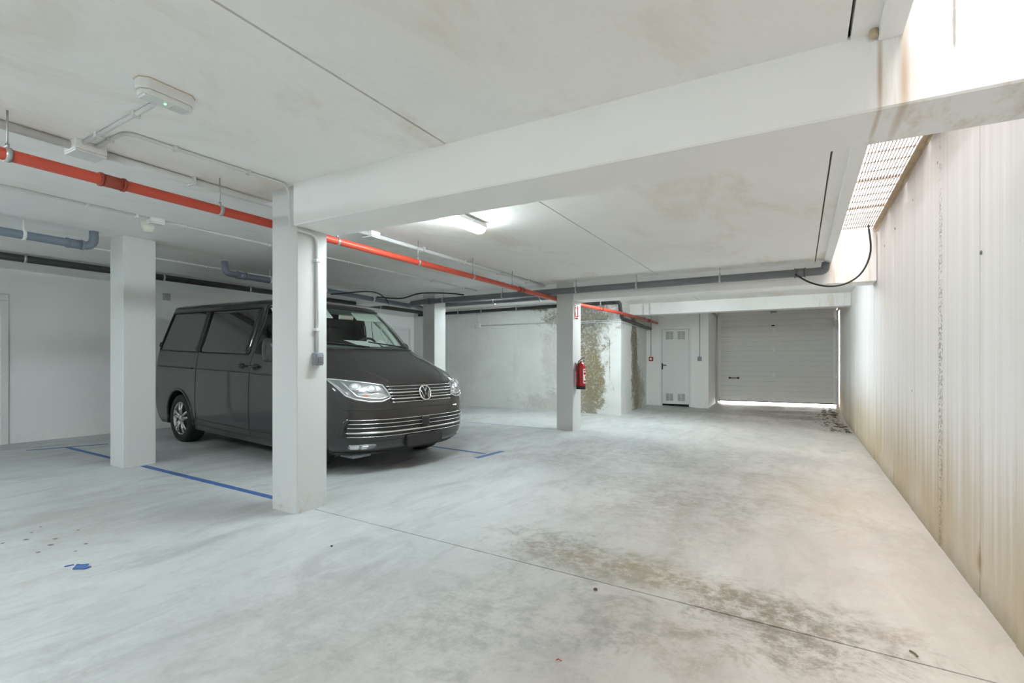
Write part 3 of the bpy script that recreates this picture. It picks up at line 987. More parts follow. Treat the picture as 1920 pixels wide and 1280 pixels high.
hung_pipe('waste_pipe', [(-8.9, 10.74, 2.56), (-3.385, 10.74, 2.60), (-3.36, 10.84, 2.25), (-3.50, 13.82, 2.20)], 0.038, 'black_pipe',
          'black waste pipe along the top of the concrete rear wall, dropping at its corner',
          [((x, 10.74, 2.572 + 0.006 * (x + 7)), X_) for x in (-7.6, -6.9, -5.9, -4.8, -3.8)], [((-3.47, 10.74, 2.599), X_)], bend=0.07)
hung_pipe('waste_pipe', [(-8.45, -1.0, 2.60), (-8.45, 10.5, 2.575)], 0.046, 'black_pipe',
          'black waste pipe along the ceiling beside the far white wall',
          [((-8.45, y, 2.597 - 0.0022 * y), Y_) for y in (1.2, 2.6, 4.2, 5.6, 7.2, 8.8)])

# conduits on the rear concrete wall
yb = 10.885
conduit('wall_conduit', [(-7.09, yb, 2.62), (-7.09, yb, 2.27)], 0.016, 'pale_conduit', 'short vertical conduit dropping to a box on the concrete rear wall',
        [box(-7.115, -7.065, yb - 0.02, 10.902, 2.45, 2.47)])
t = jbox(-7.15, -7.03, 10.84, 10.902, 2.17, 2.275, 'pale_conduit', 'grey junction box on the concrete rear wall')
conduit('wall_conduit', [(-7.03, yb, 2.222), (-3.385, yb, 2.222), (-3.375, 11.0, 2.222), (-3.585, 13.84, 2.21)], 0.011, 'pale_conduit',
        'upper of two thin conduits running along the concrete rear wall', [box(x - .01, x + .01, yb - 0.016, 10.902, 2.205, 2.24) for x in (-6.0, -5.0, -4.0)], bend=0.03)
conduit('wall_conduit', [(-4.95, yb, 2.190), (-3.385, yb, 2.180), (-3.375, 11.0, 2.180), (-3.585, 13.84, 2.165)], 0.011, 'pale_conduit',
        'lower of two thin conduits running along the concrete rear wall', [box(x - .01, x + .01, yb - 0.016, 10.902, 2.17, 2.205) for x in (-4.5, -3.8)], bend=0.03)

# conduits over the door beam, call point and switch beside the louvred door
for x, lab in ((-3.15, 'left of two conduits crossing the beam above the louvred door'), (-3.00, 'right of two conduits crossing the beam above the louvred door')):
    conduit('beam_conduit', [(x, 11.785, 2.66), (x, 11.785, 2.38), (x, 12.2, 2.375), (x + 0.03, 13.0, 2.42)], 0.012, 'pale_conduit', lab,
            [box(x - .02, x + .02, 11.775, 11.802, 2.52, 2.545)], bend=0.03)
conduit('wall_conduit', [(-3.489, 13.838, 2.655), (-3.489, 13.838, 1.44)], 0.010, 'grey_conduit', 'thin vertical conduit down to the red alarm call point')
t = thing('alarm_call_point', (-3.489, 13.83, 1.33), 'red fire alarm call point left of the louvred door', 'call point')
box(-3.543, -3.435, 13.80, 13.852, 1.335, 1.443, 0.006).build('housing', 'red_gloss', t)
box(-3.519, -3.459, 13.794, 13.803, 1.36, 1.42, 0.002).build('push_plate', 'label_white', t)
conduit('wall_conduit', [(-2.245, 13.838, 2.655), (-2.245, 13.838, 1.44)], 0.010, 'grey_conduit', 'thin vertical conduit down to the grey switch right of the louvred door')
t = thing('switch_box', (-2.245, 13.83, 1.34), 'grey switch box right of the louvred door', 'switch')
box(-2.29, -2.20, 13.80, 13.852, 1.345, 1.443, 0.005).build('housing', 'grey_plastic', t)
box(-2.275, -2.215, 13.793, 13.803, 1.36, 1.425, 0.003).build('rocker', 'grey_plastic', t)

# black cables
t = MB().tube(bez([(-0.06, 7.78, 2.47), (0.12, 7.78, 2.345), (0.33, 7.78, 2.281), (0.534, 7.79, 2.314), (0.69, 7.80, 2.45), (0.772, 7.81, 2.697), (0.75, 7.82, 3.035)], 8), 0.011, 8)
tag(t.build('hanging_cable', 'black_rubber'), 'black cable looping from the drain pipe up to the grating', 'cable')
t = MB().tube(bez([(-6.74, 5.9, 2.42), (-6.55, 6.6, 2.535), (-6.7, 7.1, 2.50), (-6.95, 7.5, 2.42)], 8), 0.010, 8)
tag(t.build('hanging_cable', 'black_rubber'), 'black cable slung under the drain pipe over the van', 'cable')
t = MB().tube(bez([(-6.5, 6.7, 2.45), (-6.2, 7.0, 2.44), (-6.05, 7.35, 2.56), (-5.7, 7.7, 2.58), (-5.4, 7.80, 2.54)], 8), 0.012, 8)
tag(t.build('hanging_cable', 'black_rubber'), 'black cable arching to the drain pipe beyond the nose of the van', 'cable')
t = MB().lathe([(0, 0), (0.016, 0), (0.018, -0.03), (0.014, -0.032), (0, -0.032)], (0.262, 2.535, CZ + 0.001), n=12)
tag(t.build('drip_spout', 'rust_frame'), 'small rusty drip spout in the ceiling corner by the light well', 'spout')

# ================================================================== DOORS
# louvred steel door
d = thing('door_1', (DX0, DW, 0.15), 'white steel door with louvred vents and a black lever handle', None, None, 'structure')
m = box(DX0, DX0 + 0.045, DW - 0.012, DW + 0.12, 0.14, DZ1 - 0.0455, 0.003)
m.box(DX1 - 0.045, DX1, DW - 0.012, DW + 0.12, 0.14, DZ1 - 0.0455, 0.003)
m.box(DX0, DX1, DW - 0.012, DW + 0.12, DZ1 - 0.045, DZ1, 0.003)
m.build('door_frame', 'steel_door', d)
leaf = box(DX0 + 0.05, DX1 - 0.05, DW - 0.004, DW + 0.04, 0.205, DZ1 - 0.05, 0.003).build('door_leaf', 'steel_door', d)
box(DX0 + 0.045, DX1 - 0.045, DW + 0.05, DW + 0.1, 0.12, DZ1 - 0.04).build('backing', 'dark', d)
for (x0, x1, z0, z1) in ((-3.098, -2.913, 1.905, 2.11), (-2.796, -2.612, 1.90, 2.11), (-3.098, -2.910, 0.285, 0.475), (-2.793, -2.612, 0.285, 0.475)):
    m = MB()
    n = 9
    for i in range(n):
        z = z0 + (z1 - z0) * (i + 0.5) / n
        for xa, xb in ((x0, (x0 + x1) / 2 - 0.006), ((x0 + x1) / 2 + 0.006, x1)):
            m.prism([(xa, DW - 0.003, z + 0.008), (xa, DW - 0.016, z - 0.004), (xa, DW - 0.014, z - 0.007), (xa, DW - 0.003, z - 0.003)], (xb - xa, 0, 0))
    v = m.build('louvre_vent', 'grey_conduit', leaf)
    v['kind'] = 'stuff'
m = box(-3.212, -3.176, DW - 0.016, DW - 0.003, 1.11, 1.275, 0.003)
m.tube([(-3.194, DW - 0.012, 1.225), (-3.194, DW - 0.052, 1.225), (-3.075, DW - 0.055, 1.222)], 0.010, 8)
m.build('lever_handle', 'black_trim', leaf)

# garage door: four sections with ribs, rails, hinges, handle
GY = 15.18
GX0, GX1 = -1.965, 0.800
gd = thing('door_2', ((GX0 + GX1) / 2, GY, 0.25), 'off-white sectional garage door slightly raised from the ground', None, None, 'structure')
zs = [0.262, 0.925, 1.60, 2.12, 2.72]
for k in range(4):
    z0, z1 = zs[k] + (0.0015 if k else 0), zs[k + 1] - 0.0015
    prof = [(GY, z0)]
    nr = 5 if k in (0, 1) else 4
    for i in range(1, nr):
        z = z0 + (z1 - z0) * i / nr
        prof += [(GY, z - 0.011), (GY + 0.006, z - 0.004), (GY + 0.006, z + 0.004), (GY, z + 0.011)]
    prof += [(GY, z1), (GY + 0.04, z1), (GY + 0.04, z0)]
    m = MB().prism([(GX0, y, z) for y, z in prof], (GX1 - GX0, 0, 0))
    p = m.build('door_section', 'door_panel', gd)
    for x in (GX0 + 0.04, (GX0 + GX1) / 2 - 0.02, GX1 - 0.04):
        box(x - 0.028, x + 0.028, GY - 0.014, GY + 0.001, z0 - 0.012 if k else z0, z0 + 0.085, 0.004).build('hinge', 'bright_zinc', p)
    for x0, x1 in ((GX0, GX0 + 0.07), (GX1 - 0.07, GX1)):
        box(x0, x1, GY - 0.004, GY + 0.001, z0, z1).build('end_cap', 'label_white', p)
for z in zs[1:4]:
    box(GX0 + 0.01, GX1 - 0.01, GY + 0.03, GY + 0.043, z - 0.03, z + 0.03).build('backing_strip', 'joint', gd)  # added behind the section joints so no daylight glows through
box(GX0, GX1, GY - 0.006, GY + 0.046, 0.240, 0.264, 0.004).build('bottom_seal', 'black_rubber', gd)
m = MB().tube([(-1.68, GY, 0.875), (-1.68, GY - 0.035, 0.875), (-1.465, GY - 0.035, 0.875), (-1.465, GY, 0.875)], 0.012, 8)
m.box(-1.705, -1.655, GY - 0.012, GY, 0.85, 0.90, 0.004)
m.box(-1.49, -1.44, GY - 0.012, GY, 0.85, 0.90, 0.004)
m.build('pull_handle', 'black_trim', gd)
box(-0.66, -0.58, GY - 0.03, GY, 2.255, 2.285, 0.004).build('latch', 'black_trim', gd)
box(-0.68, -0.54, GY - 0.16, GY + 0.01, 2.60, 2.635, 0.004).build('drive_arm', 'grey_plastic', gd)
for s, x in ((-1, -2.0), (1, 0.818)):
    m = MB()
    m.box(x - 0.022, x + 0.022, GY - 0.065, GY - 0.005, 0.18, 2.36, 0.003)
    m.build('guide_rail', 'zinc', gd)
    m = MB().tube(elbow([(x, GY - 0.035, 2.36), (x, GY - 0.035, 2.575), (x, 14.0, 2.60)], 0.22, 8), 0.022, 8)
    m.build('curved_track', 'zinc', gd)
    for z0, z1 in ((2.56, 2.60), (1.32, 1.36), (0.18, 0.27)):
        box(x - 0.03, x + 0.03, GY - 0.07, GY + 0.16, z0, z1, 0.003).build('rail_bracket', 'zinc', gd)
    for z in zs[:4]:
        MB().tube([(x, GY - 0.035, z + 0.04), (x - s * 0.06, GY - 0.010, z + 0.04)], 0.010, 8).build('roller', 'bright_zinc', gd)

# door in the left wall at the picture edge
d = thing('door_3', (XL, 2.2, 0.2), 'white framed door in the far wall at the left picture edge', None, None, 'structure')
m = box(XL - 0.01, XL + 0.035, 2.58, 2.66, 0.16, 2.1195, 0.004)
m.box(XL - 0.01, XL + 0.035, 1.70, 1.78, 0.16, 2.1195, 0.004)
m.box(XL - 0.01, XL + 0.035, 1.70, 2.66, 2.12, 2.20, 0.004)
m.build('door_frame', 'steel_door', d)
box(XL - 0.01, XL + 0.014, 1.785, 2.575, 0.225, 2.115, 0.003).build('door_leaf', 'steel_door', d)
box(XL - 0.01, XL + 0.006, 1.785, 2.575, 0.16, 0.226).build('threshold_gap', 'dark', d)
MB().tube([(XL + 0.014, 2.50, 1.22), (XL + 0.06, 2.50, 1.22), (XL + 0.06, 2.38, 1.22)], 0.010, 8).build('lever_handle', 'black_trim', d)
# door in the left wall beyond the van
d = thing('door_4', (XL, 10.3, 0.2), 'flush white door in the far wall beyond the van', None, None, 'structure')
m = box(XL - 0.01, XL + 0.02, 10.70, 10.77, 0.16, 2.1695, 0.004)
m.box(XL - 0.01, XL + 0.02, 9.88, 9.95, 0.16, 2.1695, 0.004)
m.box(XL - 0.01, XL + 0.02, 9.88, 10.77, 2.17, 2.24, 0.004)
m.build('door_frame', 'steel_door', d)
box(XL - 0.01, XL + 0.010, 9.955, 10.695, 0.2, 2.165, 0.003).build('door_leaf', 'steel_door', d)
MB().tube([(XL + 0.010, 10.02, 1.22), (XL + 0.05, 10.02, 1.22), (XL + 0.05, 10.14, 1.22)], 0.010, 8).build('lever_handle', 'black_trim', d)
# small vent on the left wall
t = thing('wall_vent', (XL, 4.62, 2.33), 'small square grey vent cover on the wall above the van tail', 'vent')
box(XL - 0.002, XL + 0.012, 4.56, 4.68, 2.33, 2.45, 0.003).build('cover', 'grey_conduit', t)
for i in range(4):
    box(XL + 0.011, XL + 0.015, 4.575, 4.665, 2.345 + i * 0.025, 2.357 + i * 0.025).build('slat', 'grey_conduit', t)

# ================================================================== FIRE EXTINGUISHER AND SIGN
fx, fy, f0 = -3.245, 8.16, 0.845
t = thing('fire_extinguisher', (fx, fy, f0), 'red fire extinguisher hung on the right face of the far pillar', 'fire extinguisher')
MB().lathe([(0, 0.0), (0.074, 0.0), (0.080, 0.008), (0.080, 0.056)], (fx, fy, f0)).build('foot_ring', 'black_rubber', t)
MB().lathe([(0.078, 0.056), (0.079, 0.06), (0.079, 0.37), (0.074, 0.405), (0.058, 0.432), (0.034, 0.446), (0.028, 0.452), (0.028, 0.47), (0, 0.47)], (fx, fy, f0), n=28).build('cylinder', 'red_gloss', t)
m = MB().lathe([(0.020, 0.465), (0.020, 0.50), (0.014, 0.505), (0, 0.505)], (fx, fy, f0), n=14)
m.build('valve', 'satin', t)
m = MB().tube([(fx, fy - 0.02, f0 + 0.50), (fx + 0.01, fy + 0.03, f0 + 0.515), (fx + 0.015, fy + 0.11, f0 + 0.54)], 0.010, 8)
m.tube([(fx, fy, f0 + 0.488), (fx + 0.01, fy + 0.04, f0 + 0.486), (fx + 0.015, fy + 0.10, f0 + 0.478)], 0.009, 8)
m.build('squeeze_handle', 'black_trim', t)
MB().lathe([(0, 0.0), (0.016, 0.0), (0.017, 0.010), (0, 0.012)], (fx + 0.02, fy - 0.002, f0 + 0.48), axis='x', n=14).build('gauge', 'label_white', t)
MB().tube(bez([(fx - 0.005, fy - 0.02, f0 + 0.485), (fx - 0.01, fy - 0.075, f0 + 0.47), (fx - 0.01, fy - 0.096, f0 + 0.40), (fx - 0.008, fy - 0.094, f0 + 0.25), (fx - 0.006, fy - 0.092, f0 + 0.10)], 6), 0.009, 8).build('hose', 'black_rubber', t)
m = box(-3.342, -3.326, fy - 0.03, fy + 0.03, f0 + 0.30, f0 + 0.45, 0.002)
m.box(-3.330, fx, fy - 0.012, fy + 0.012, f0 + 0.425, f0 + 0.437)
m.build('wall_bracket', 'zinc', t)
# printed white panels on the cylinder facing the lane
def curved_panel(a0, a1, z0, z1, r, mat, name, parent):
    m = MB()
    rows = []
    for k in range(2):
        z = (z0, z1)[k]
        rows.append([(fx + r * math.cos(a0 + (a1 - a0) * i / 10), fy + r * math.sin(a0 + (a1 - a0) * i / 10), f0 + z) for i in range(11)])
    m.grid(rows)
    return m.build(name, mat, parent)


lab = curved_panel(R(-38), R(62), 0.10, 0.345, 0.0805, 'label_white', 'label', t)
for z0, z1, a0, a1 in ((0.30, 0.325, -30, 55), (0.245, 0.285, -30, 10), (0.245, 0.285, 20, 55), (0.175, 0.225, -8, 55), (0.12, 0.15, -30, 30)):
    curved_panel(R(a0), R(a1), z0, z1, 0.0812, 'red_gloss', 'printed_block', lab)

t = thing('extinguisher_sign', (-3.34, 8.18, 2.02), 'red and white extinguisher sign high on the far pillar', 'sign')
SX = -3.338
box(SX - 0.003, SX + 0.003, 8.085, 8.275, 2.025, 2.285).build('plate', 'label_white', t)
box(SX + 0.003, SX + 0.0045, 8.095, 8.265, 2.075, 2.275).build('red_field', 'red_gloss', t)
m = MB().prism([(SX + 0.0045, 8.15, 2.09), (SX + 0.0045, 8.215, 2.09), (SX + 0.0045, 8.215, 2.205), (SX + 0.0045, 8.20, 2.222), (SX + 0.0045, 8.165, 2.222), (SX + 0.0045, 8.15, 2.205)], (0.001, 0, 0))
m.box(SX + 0.0045, SX + 0.0055, 8.172, 8.193, 2.222, 2.246)
m.box(SX + 0.0045, SX + 0.0055, 8.125, 8.225, 2.246, 2.258)
m.box(SX + 0.0045, SX + 0.0055, 8.118, 8.130, 2.15, 2.258)
m.build('pictogram', 'label_white', t)
for y0, y1 in ((8.105, 8.15), (8.155, 8.20), (8.205, 8.255)):
    box(SX + 0.003, SX + 0.0045, y0, y1, 2.038, 2.062).build('caption_mark', 'red_gloss', t)

# ================================================================== FLOOR MARKINGS AND LITTER
def strip(name, a, b, w, mat, label, cat='floor tape', group=None):
    a, b = Vector(a), Vector(b)
    d = (b - a).normalized()
    n = Vector((-d.y, d.x)) * w / 2
    m = MB()
    k = max(2, int((b - a).length / 0.15))
    rows = []
    for i in range(k + 1):
        p = a.lerp(b, i / k)
        j = 1 + random.uniform(-0.06, 0.06)
        rows.append([(q.x, q.y, fz(q.x, q.y) + 0.0022) for q in (p - n * j, p + n * j)])
    m.grid(rows, smooth=False)
    top = m.bm.faces[:]
    bmesh.ops.recalc_face_normals(m.bm, faces=top)
    r = bmesh.ops.extrude_face_region(m.bm, geom=top)
    for v in r['geom']:
        if isinstance(v, bmesh.types.BMVert):
            v.co.z -= 0.0022
    return tag(m.build(name, mat), label, cat, group)


strip('tape_line', (-8.26, 2.955), (-6.56, 2.90), 0.06, 'tape', 'blue tape line on the floor left of the pillar by the van tail')
strip('tape_line', (-6.20, 2.885), (-3.66, 2.795), 0.065, 'tape', 'blue tape line on the floor between the two nearer pillars')
strip('tape_line', (-8.40, 2.60), (-8.12, 3.35), 0.05, 'tape', 'blue cross stroke of tape near the far white wall')
strip('tape_line', (-4.9, 5.60), (-3.46, 5.475), 0.055, 'tape', 'blue tape line on the floor in front of the van nose')
strip('tape_line', (-3.41, 5.19), (-3.375, 5.76), 0.07, 'tape', 'short blue cross stroke of tape ending the stall line before the van')
strip('tape_line', (-6.4, 8.05), (-3.68, 8.05), 0.05, 'faded_tape', 'faded blue line on the floor left of the extinguisher pillar', 'floor line')
# torn bit of blue tape
zz = fz(-3.55, 1.32) + 0.001
m = MB().prism([(-3.60, 1.335, zz), (-3.57, 1.345, zz), (-3.545, 1.37, zz), (-3.53, 1.352, zz), (-3.49, 1.36, zz), (-3.475, 1.325, zz), (-3.51, 1.305, zz), (-3.535, 1.29, zz)], (0, 0, 0.004))
tag(m.build('tape_scrap', 'tape'), 'torn scrap of blue tape on the bare floor at left', 'tape scrap')
m = MB().prism([(-3.625, 1.285, zz), (-3.615, 1.325, zz), (-3.60, 1.322, zz), (-3.61, 1.283, zz)], (0, 0, 0.003))
tag(m.build('tape_scrap', 'tape'), 'tiny sliver of blue tape beside the torn tape scrap', 'tape scrap')
# crumbs
def pebble(x, y, r, mat, label, name='pebble'):
    b = bmesh.new()
    bmesh.ops.create_icosphere(b, subdivisions=2, radius=r)
    for v in b.verts:
        v.co *= 1 + random.uniform(-0.2, 0.2)
        v.co.z *= 0.6
    z = fz(x, y)
    for v in b.verts:
        v.co += Vector((x, y, z + r * 0.45))
    m = MB()
    m._merge(b)
    tag(m.build(name, mat), label, name.replace('_', ' '))


pebble(-0.971, 2.652, 0.011, 'leaf', 'small brown pebble on the floor near the joint')
pebble(-2.62, 2.30, 0.008, 'dark', 'small dark pebble on the floor in front of the nearest pillar')
m = MB().tube(bez([(0.425, 2.85, 0.020), (0.44, 2.83, 0.022), (0.446, 2.81, 0.020)], 4), 0.004, 6)
tag(m.build('twig', 'leaf'), 'short brown twig on the floor by the right wall', 'twig')
m = MB().tube(bez([(-0.885, 1.95, 0.062), (-0.875, 1.957, 0.065), (-0.866, 1.95, 0.064), (-0.862, 1.957, 0.063)], 4), 0.0018, 6)
tag(m.build('wire_scrap', 'red_gloss'), 'tiny curl of red wire on the floor in the foreground', 'wire scrap')
# leaf litter by the garage door
m = MB()
for i in range(170):
    y = random.uniform(11.2, 15.0)
    x = XR - 0.06 - abs(random.gauss(0, 0.17)) - (0.1 if y > 13 else 0) * random.random()
    z = fz(x, y)
    a = random.uniform(0, 6.28)
    s = random.uniform(0.018, 0.05)
    tl = random.uniform(0.0, 0.6)
    ca, sa = math.cos(a), math.sin(a)
    pts = []
    for u, v in ((-1, 0), (-0.3, 0.5), (0.6, 0.35), (1, 0), (0.5, -0.4), (-0.4, -0.5)):
        pts.append((x + s * (u * ca - v * sa), y + s * (u * sa + v * ca), z + 0.004 + s * tl * (abs(v) + 0.1)))
    vs = [m.bm.verts.new(p) for p in pts]
    m.bm.faces.new((vs[0], vs[1], vs[2], vs[3]))
    m.bm.faces.new((vs[0], vs[3], vs[4], vs[5]))
tag(m.build('leaf_litter', 'leaf', norm=False), 'dry brown leaf litter along the foot of the right wall', 'leaf litter', None, 'stuff')

# ================================================================== VAN
# local axes: x forward from the rear axle, y to the van's left, z up from the ground
van = thing('van', (0, 0, 0), 'dark grey van parked nose out between the white pillars', 'van')


def pchip(xs, ys):
    xs, ys = np.array(xs, float), np.array(ys, float)
    h = np.diff(xs)
    dl = np.diff(ys) / h
    d = np.zeros(len(xs))
    for i in range(1, len(xs) - 1):
        if dl[i - 1] * dl[i] > 0:
            w1, w2 = 2 * h[i] + h[i - 1], h[i] + 2 * h[i - 1]
            d[i] = (w1 + w2) / (w1 / dl[i - 1] + w2 / dl[i])
    d[0], d[-1] = dl[0], dl[-1]

    def f(x):
        i = int(min(max(np.searchsorted(xs, x) - 1, 0), len(h) - 1))
        t = (min(max(x, xs[0]), xs[-1]) - xs[i]) / h[i]
        return float((2 * t ** 3 - 3 * t ** 2 + 1) * ys[i] + (t ** 3 - 2 * t ** 2 + t) * h[i] * d[i] + (-2 * t ** 3 + 3 * t ** 2) * ys[i + 1] + (t ** 3 - t ** 2) * h[i] * d[i + 1])
    return f


ZT = 1.900      # start of the roof crown
XFf = pchip([.22, .27, .31, .36, .45, .60, .80, .92, 1.00, 1.05, 1.11, 1.19, 1.28, 1.35, 1.385, 1.41, 1.65, ZT],
            [3.40, 3.66, 3.79, 3.86, 3.885, 3.893, 3.885, 3.862, 3.815, 3.755, 3.655, 3.48, 3.27, 3.10, 3.045, 3.01, 2.74, 2.40])
XRf = pchip([.22, .40, .55, 1.0, 1.3, 1.6, ZT], [-.93, -.985, -1.00, -.985, -.965, -.90, -.80])
Wf = pchip([.22, .30, .45, .70, .95, 1.10, 1.22, 1.35, 1.60, ZT], [.885, .918, .940, .952, .950, .940, .925, .900, .838, .765])
Lf = pchip([.22, .50, .95, 1.05, 1.35, 1.45, ZT], [.50, .52, .56, .62, .70, .62, .55])
NFt, NC, NS, NR = 0, 44, 150, 22      # front arc, side, rear columns


def params(t):
    if t <= ZT:
        return t, XFf(t), XRf(t), Wf(t), Lf(t)
    ph = min(1.0, (t - ZT) / 0.2) * math.pi / 2
    c, s = max(0.0, math.cos(ph)) ** (2 / 2.5), math.sin(ph) ** (2 / 2.2)
    xm = 0.75
    return ZT + 0.105 * s, xm + (XFf(ZT) - xm) * c, xm + (XRf(ZT) - xm) * c, 0.765 * c, max(0.02, 0.55 * c)


def arc(x0, L, w, n, m, cnt):
    q = np.linspace(0, math.pi / 2, 160)
    y = w * np.sin(q) ** (2 / n)
    x = x0 + L * np.cos(q) ** (2 / m)
    s = np.concatenate([[0], np.cumsum(np.hypot(np.diff(x), np.diff(y)))])
    u = np.linspace(0, s[-1], cnt + 1)
    return np.interp(u, s, x), np.interp(u, s, y)


_cache = {}


def half(t):
    """outline of the right half at level t: front centre -> side -> rear centre; arrays x, y>0, arclength, z"""
    k = round(t, 5)
    if k in _cache:
        return _cache[k]
    z, xf, xr, w, L = params(t)
    n = 2.9
    x1, y1 = arc(xf - L, L, w, n, 2.6, NC)
    Lr = min(0.22, (xf - L - xr) * 0.4)
    xs = np.linspace(xf - L, xr + Lr, NS + 1)[1:]
    x3, y3 = arc(0, Lr, w, 4.5, 2.6, NR)
    x3, y3 = (xr + Lr - x3)[::-1][1:], y3[::-1][1:]
    X = np.concatenate([x1, xs, x3])
    Y = np.concatenate([y1, np.full(NS, w), y3])
    Y = Y * (1 - 0.014 * ((X - 1.2) / 2.0) ** 2)
    S_ = np.concatenate([[0], np.cumsum(np.hypot(np.diff(X), np.diff(Y)))])
    _cache[k] = (X, Y, S_, z)
    return _cache[k]


def P(a, t):
    """surface point; a>0 on the van's right side, a<0 on its left"""
    X, Y, S_, z = half(t)
    x = np.interp(abs(a), S_, X)
    y = np.interp(abs(a), S_, Y)
    return Vector((float(x), float(-y if a >= 0 else y), z))


def PN(a, t, off=0.0):
    p = P(a, t)
    if off == 0:
        return p
    e = 0.01
    du = P(a + e, t) - P(a - e, t)
    dv = P(a, t + e) - P(a, t - e)
    n = du.cross(dv).normalized()
    c = Vector((1.2, 0, 0.9))
    if n.dot(p - c) < 0:
        n = -n
    return p + n * off


def a_y(y, t):
    """arc position on the front for half-width y (sign: right negative y -> positive a)"""
    X, Y, S_, z = half(t)
    return math.copysign(float(np.interp(abs(y), Y[:NC + 1], S_[:NC + 1])), -y if y != 0 else 1)


def a_x(x, t, side=1):
    X, Y, S_, z = half(t)
    return side * float(np.interp(-x, -X[:NC + NS + 1], S_[:NC + NS + 1]))


def fpt(y, t):
    return (a_y(y, t), t)


def spt(x, t, side=1):
    return (a_x(x, t, side), t)


def resample(poly, step, closed=True):
    out = []
    n = len(poly)
    for i in range(n if closed else n - 1):
        p, q = poly[i], poly[(i + 1) % n]
        k = max(1, int(math.hypot(q[0] - p[0], q[1] - p[1]) / step))
        out += [(p[0] + (q[0] - p[0]) * j / k, p[1] + (q[1] - p[1]) * j / k) for j in range(k)]
    if not closed:
        out.append(poly[-1])
    return out


def round_poly(poly, r, k=4):
    out = []
    n = len(poly)
    for i in range(n):
        a, b, c = Vector(poly[i - 1]), Vector(poly[i]), Vector(poly[(i + 1) % n])
        q = min(r, (a - b).length * 0.4, (c - b).length * 0.4)
        s, e = b + (a - b).normalized() * q, b + (c - b).normalized() * q
        for j in range(k + 1):
            t = j / k
            p = s * (1 - t) ** 2 + b * 2 * t * (1 - t) + e * t * t
            out.append((p.x, p.y))
    return out


def patch(name, poly, mat, parent, off=0.004, step=0.05, rings=6, skirt=True, r=0.0):
    """panel lying on the body surface, with a skirt down into it"""
    if r:
        poly = round_poly(poly, r)
    pts = resample(poly, step)
    c = (sum(p[0] for p in pts) / len(pts), sum(p[1] for p in pts) / len(pts))
    m = MB()
    rows = []
    if skirt:
        rows.append([PN(*p, off - 0.012) for p in pts])
    for k in range(rings):
        f = 1 - k / rings
        rows.append([PN(c[0] + (p[0] - c[0]) * f, c[1] + (p[1] - c[1]) * f, off) for p in pts])
    V = [[m.bm.verts.new(q) for q in row] for row in rows]
    n = len(pts)
    for A, B in zip(V, V[1:]):
        for j in range(n):
            f = m.bm.faces.new((A[j], A[(j + 1) % n], B[(j + 1) % n], B[j]))
            f.smooth = True
    cv = m.bm.verts.new(PN(c[0], c[1], off))
    for j in range(n):
        f = m.bm.faces.new((V[-1][j], V[-1][(j + 1) % n], cv))
        f.smooth = True
    return m.build(name, mat, parent, world=False)


def bead(m, poly, r, off=0.0, closed=False, step=0.03, n=6, ry=None):
    pts = resample(poly, step, closed)
    m.tube([PN(*p, off) for p in pts], r, n, closed=closed, ry=ry)
    return m


# ---- body shell
rows_t = list(np.arange(.22, 1.06, .021)) + list(np.arange(1.06, 1.38, .018)) + [1.385] + list(np.linspace(1.41, 1.88, 22)) + [ZT] + [ZT + .2 * q for q in (.03, .07, .12, .18, .25, .33, .42, .52, .63, .75, .87, .96, .999)]
ncol = NC + NS + NR + 1
bm = bmesh.new()
grid = {}
for i, t in enumerate(rows_t):
    X, Y, S_, z = half(t)
    for j in range(ncol):
        for s in (-1, 1):
            if (j == 0 or j == ncol - 1) and s == 1:
                grid[i, j, 1] = grid[i, j, -1]
                continue
            grid[i, j, s] = bm.verts.new((X[j], s * (Y[j] if 0 < j < ncol - 1 else 0), z))
WSJ = int(NC * 0.80)
WS0, WS1 = rows_t.index(1.385), len(rows_t) - 15
front_win = [(1.955, 1.295), (2.50, 1.295), (2.56, 1.33), (2.31, 1.73), (2.17, 1.845), (2.01, 1.86)]


def inside(poly, x, y):
    c = False
    n = len(poly)
    for i in range(n):
        (x1, y1), (x2, y2) = poly[i], poly[i - 1]
        if (y1 > y) != (y2 > y) and x < (x2 - x1) * (y - y1) / (y2 - y1) + x1:
            c = not c
    return c


WHEELS = ((0.0, 0.0), (3.0, 0.058))
ARCH = 0.405
fwp = [(a, b) for a, b in round_poly(front_win, 0.05)]
fwp_far = [(a, b) for a, b in round_poly([(1.76, 1.295)] + front_win[1:5] + [(1.80, 1.86)], 0.05)]
for i in range(len(rows_t) - 1):
    for j in range(ncol - 1):
        for s in (-1, 1):
            q = [grid[i, j, s], grid[i, j + 1, s], grid[i + 1, j + 1, s], grid[i + 1, j, s]]
            if len(set(q)) < 4:
                continue
            if WS0 <= i < WS1 and j < WSJ:
                continue
            cx = sum(v.co.x for v in q) / 4
            cz = sum(v.co.z for v in q) / 4
            cy = abs(sum(v.co.y for v in q) / 4)
            if cy > 0.6:
                if any((cx - wx) ** 2 + (cz - 0.34 - wz) ** 2 < ARCH ** 2 for wx, wz in WHEELS):
                    continue
                if inside(fwp if s < 0 else fwp_far, cx, cz):
                    continue
            f = bm.faces.new(q if s == -1 else q[::-1])
            f.smooth = True
loose = [v for v in bm.verts if not v.link_faces]
bmesh.ops.delete(bm, geom=loose, context='VERTS')
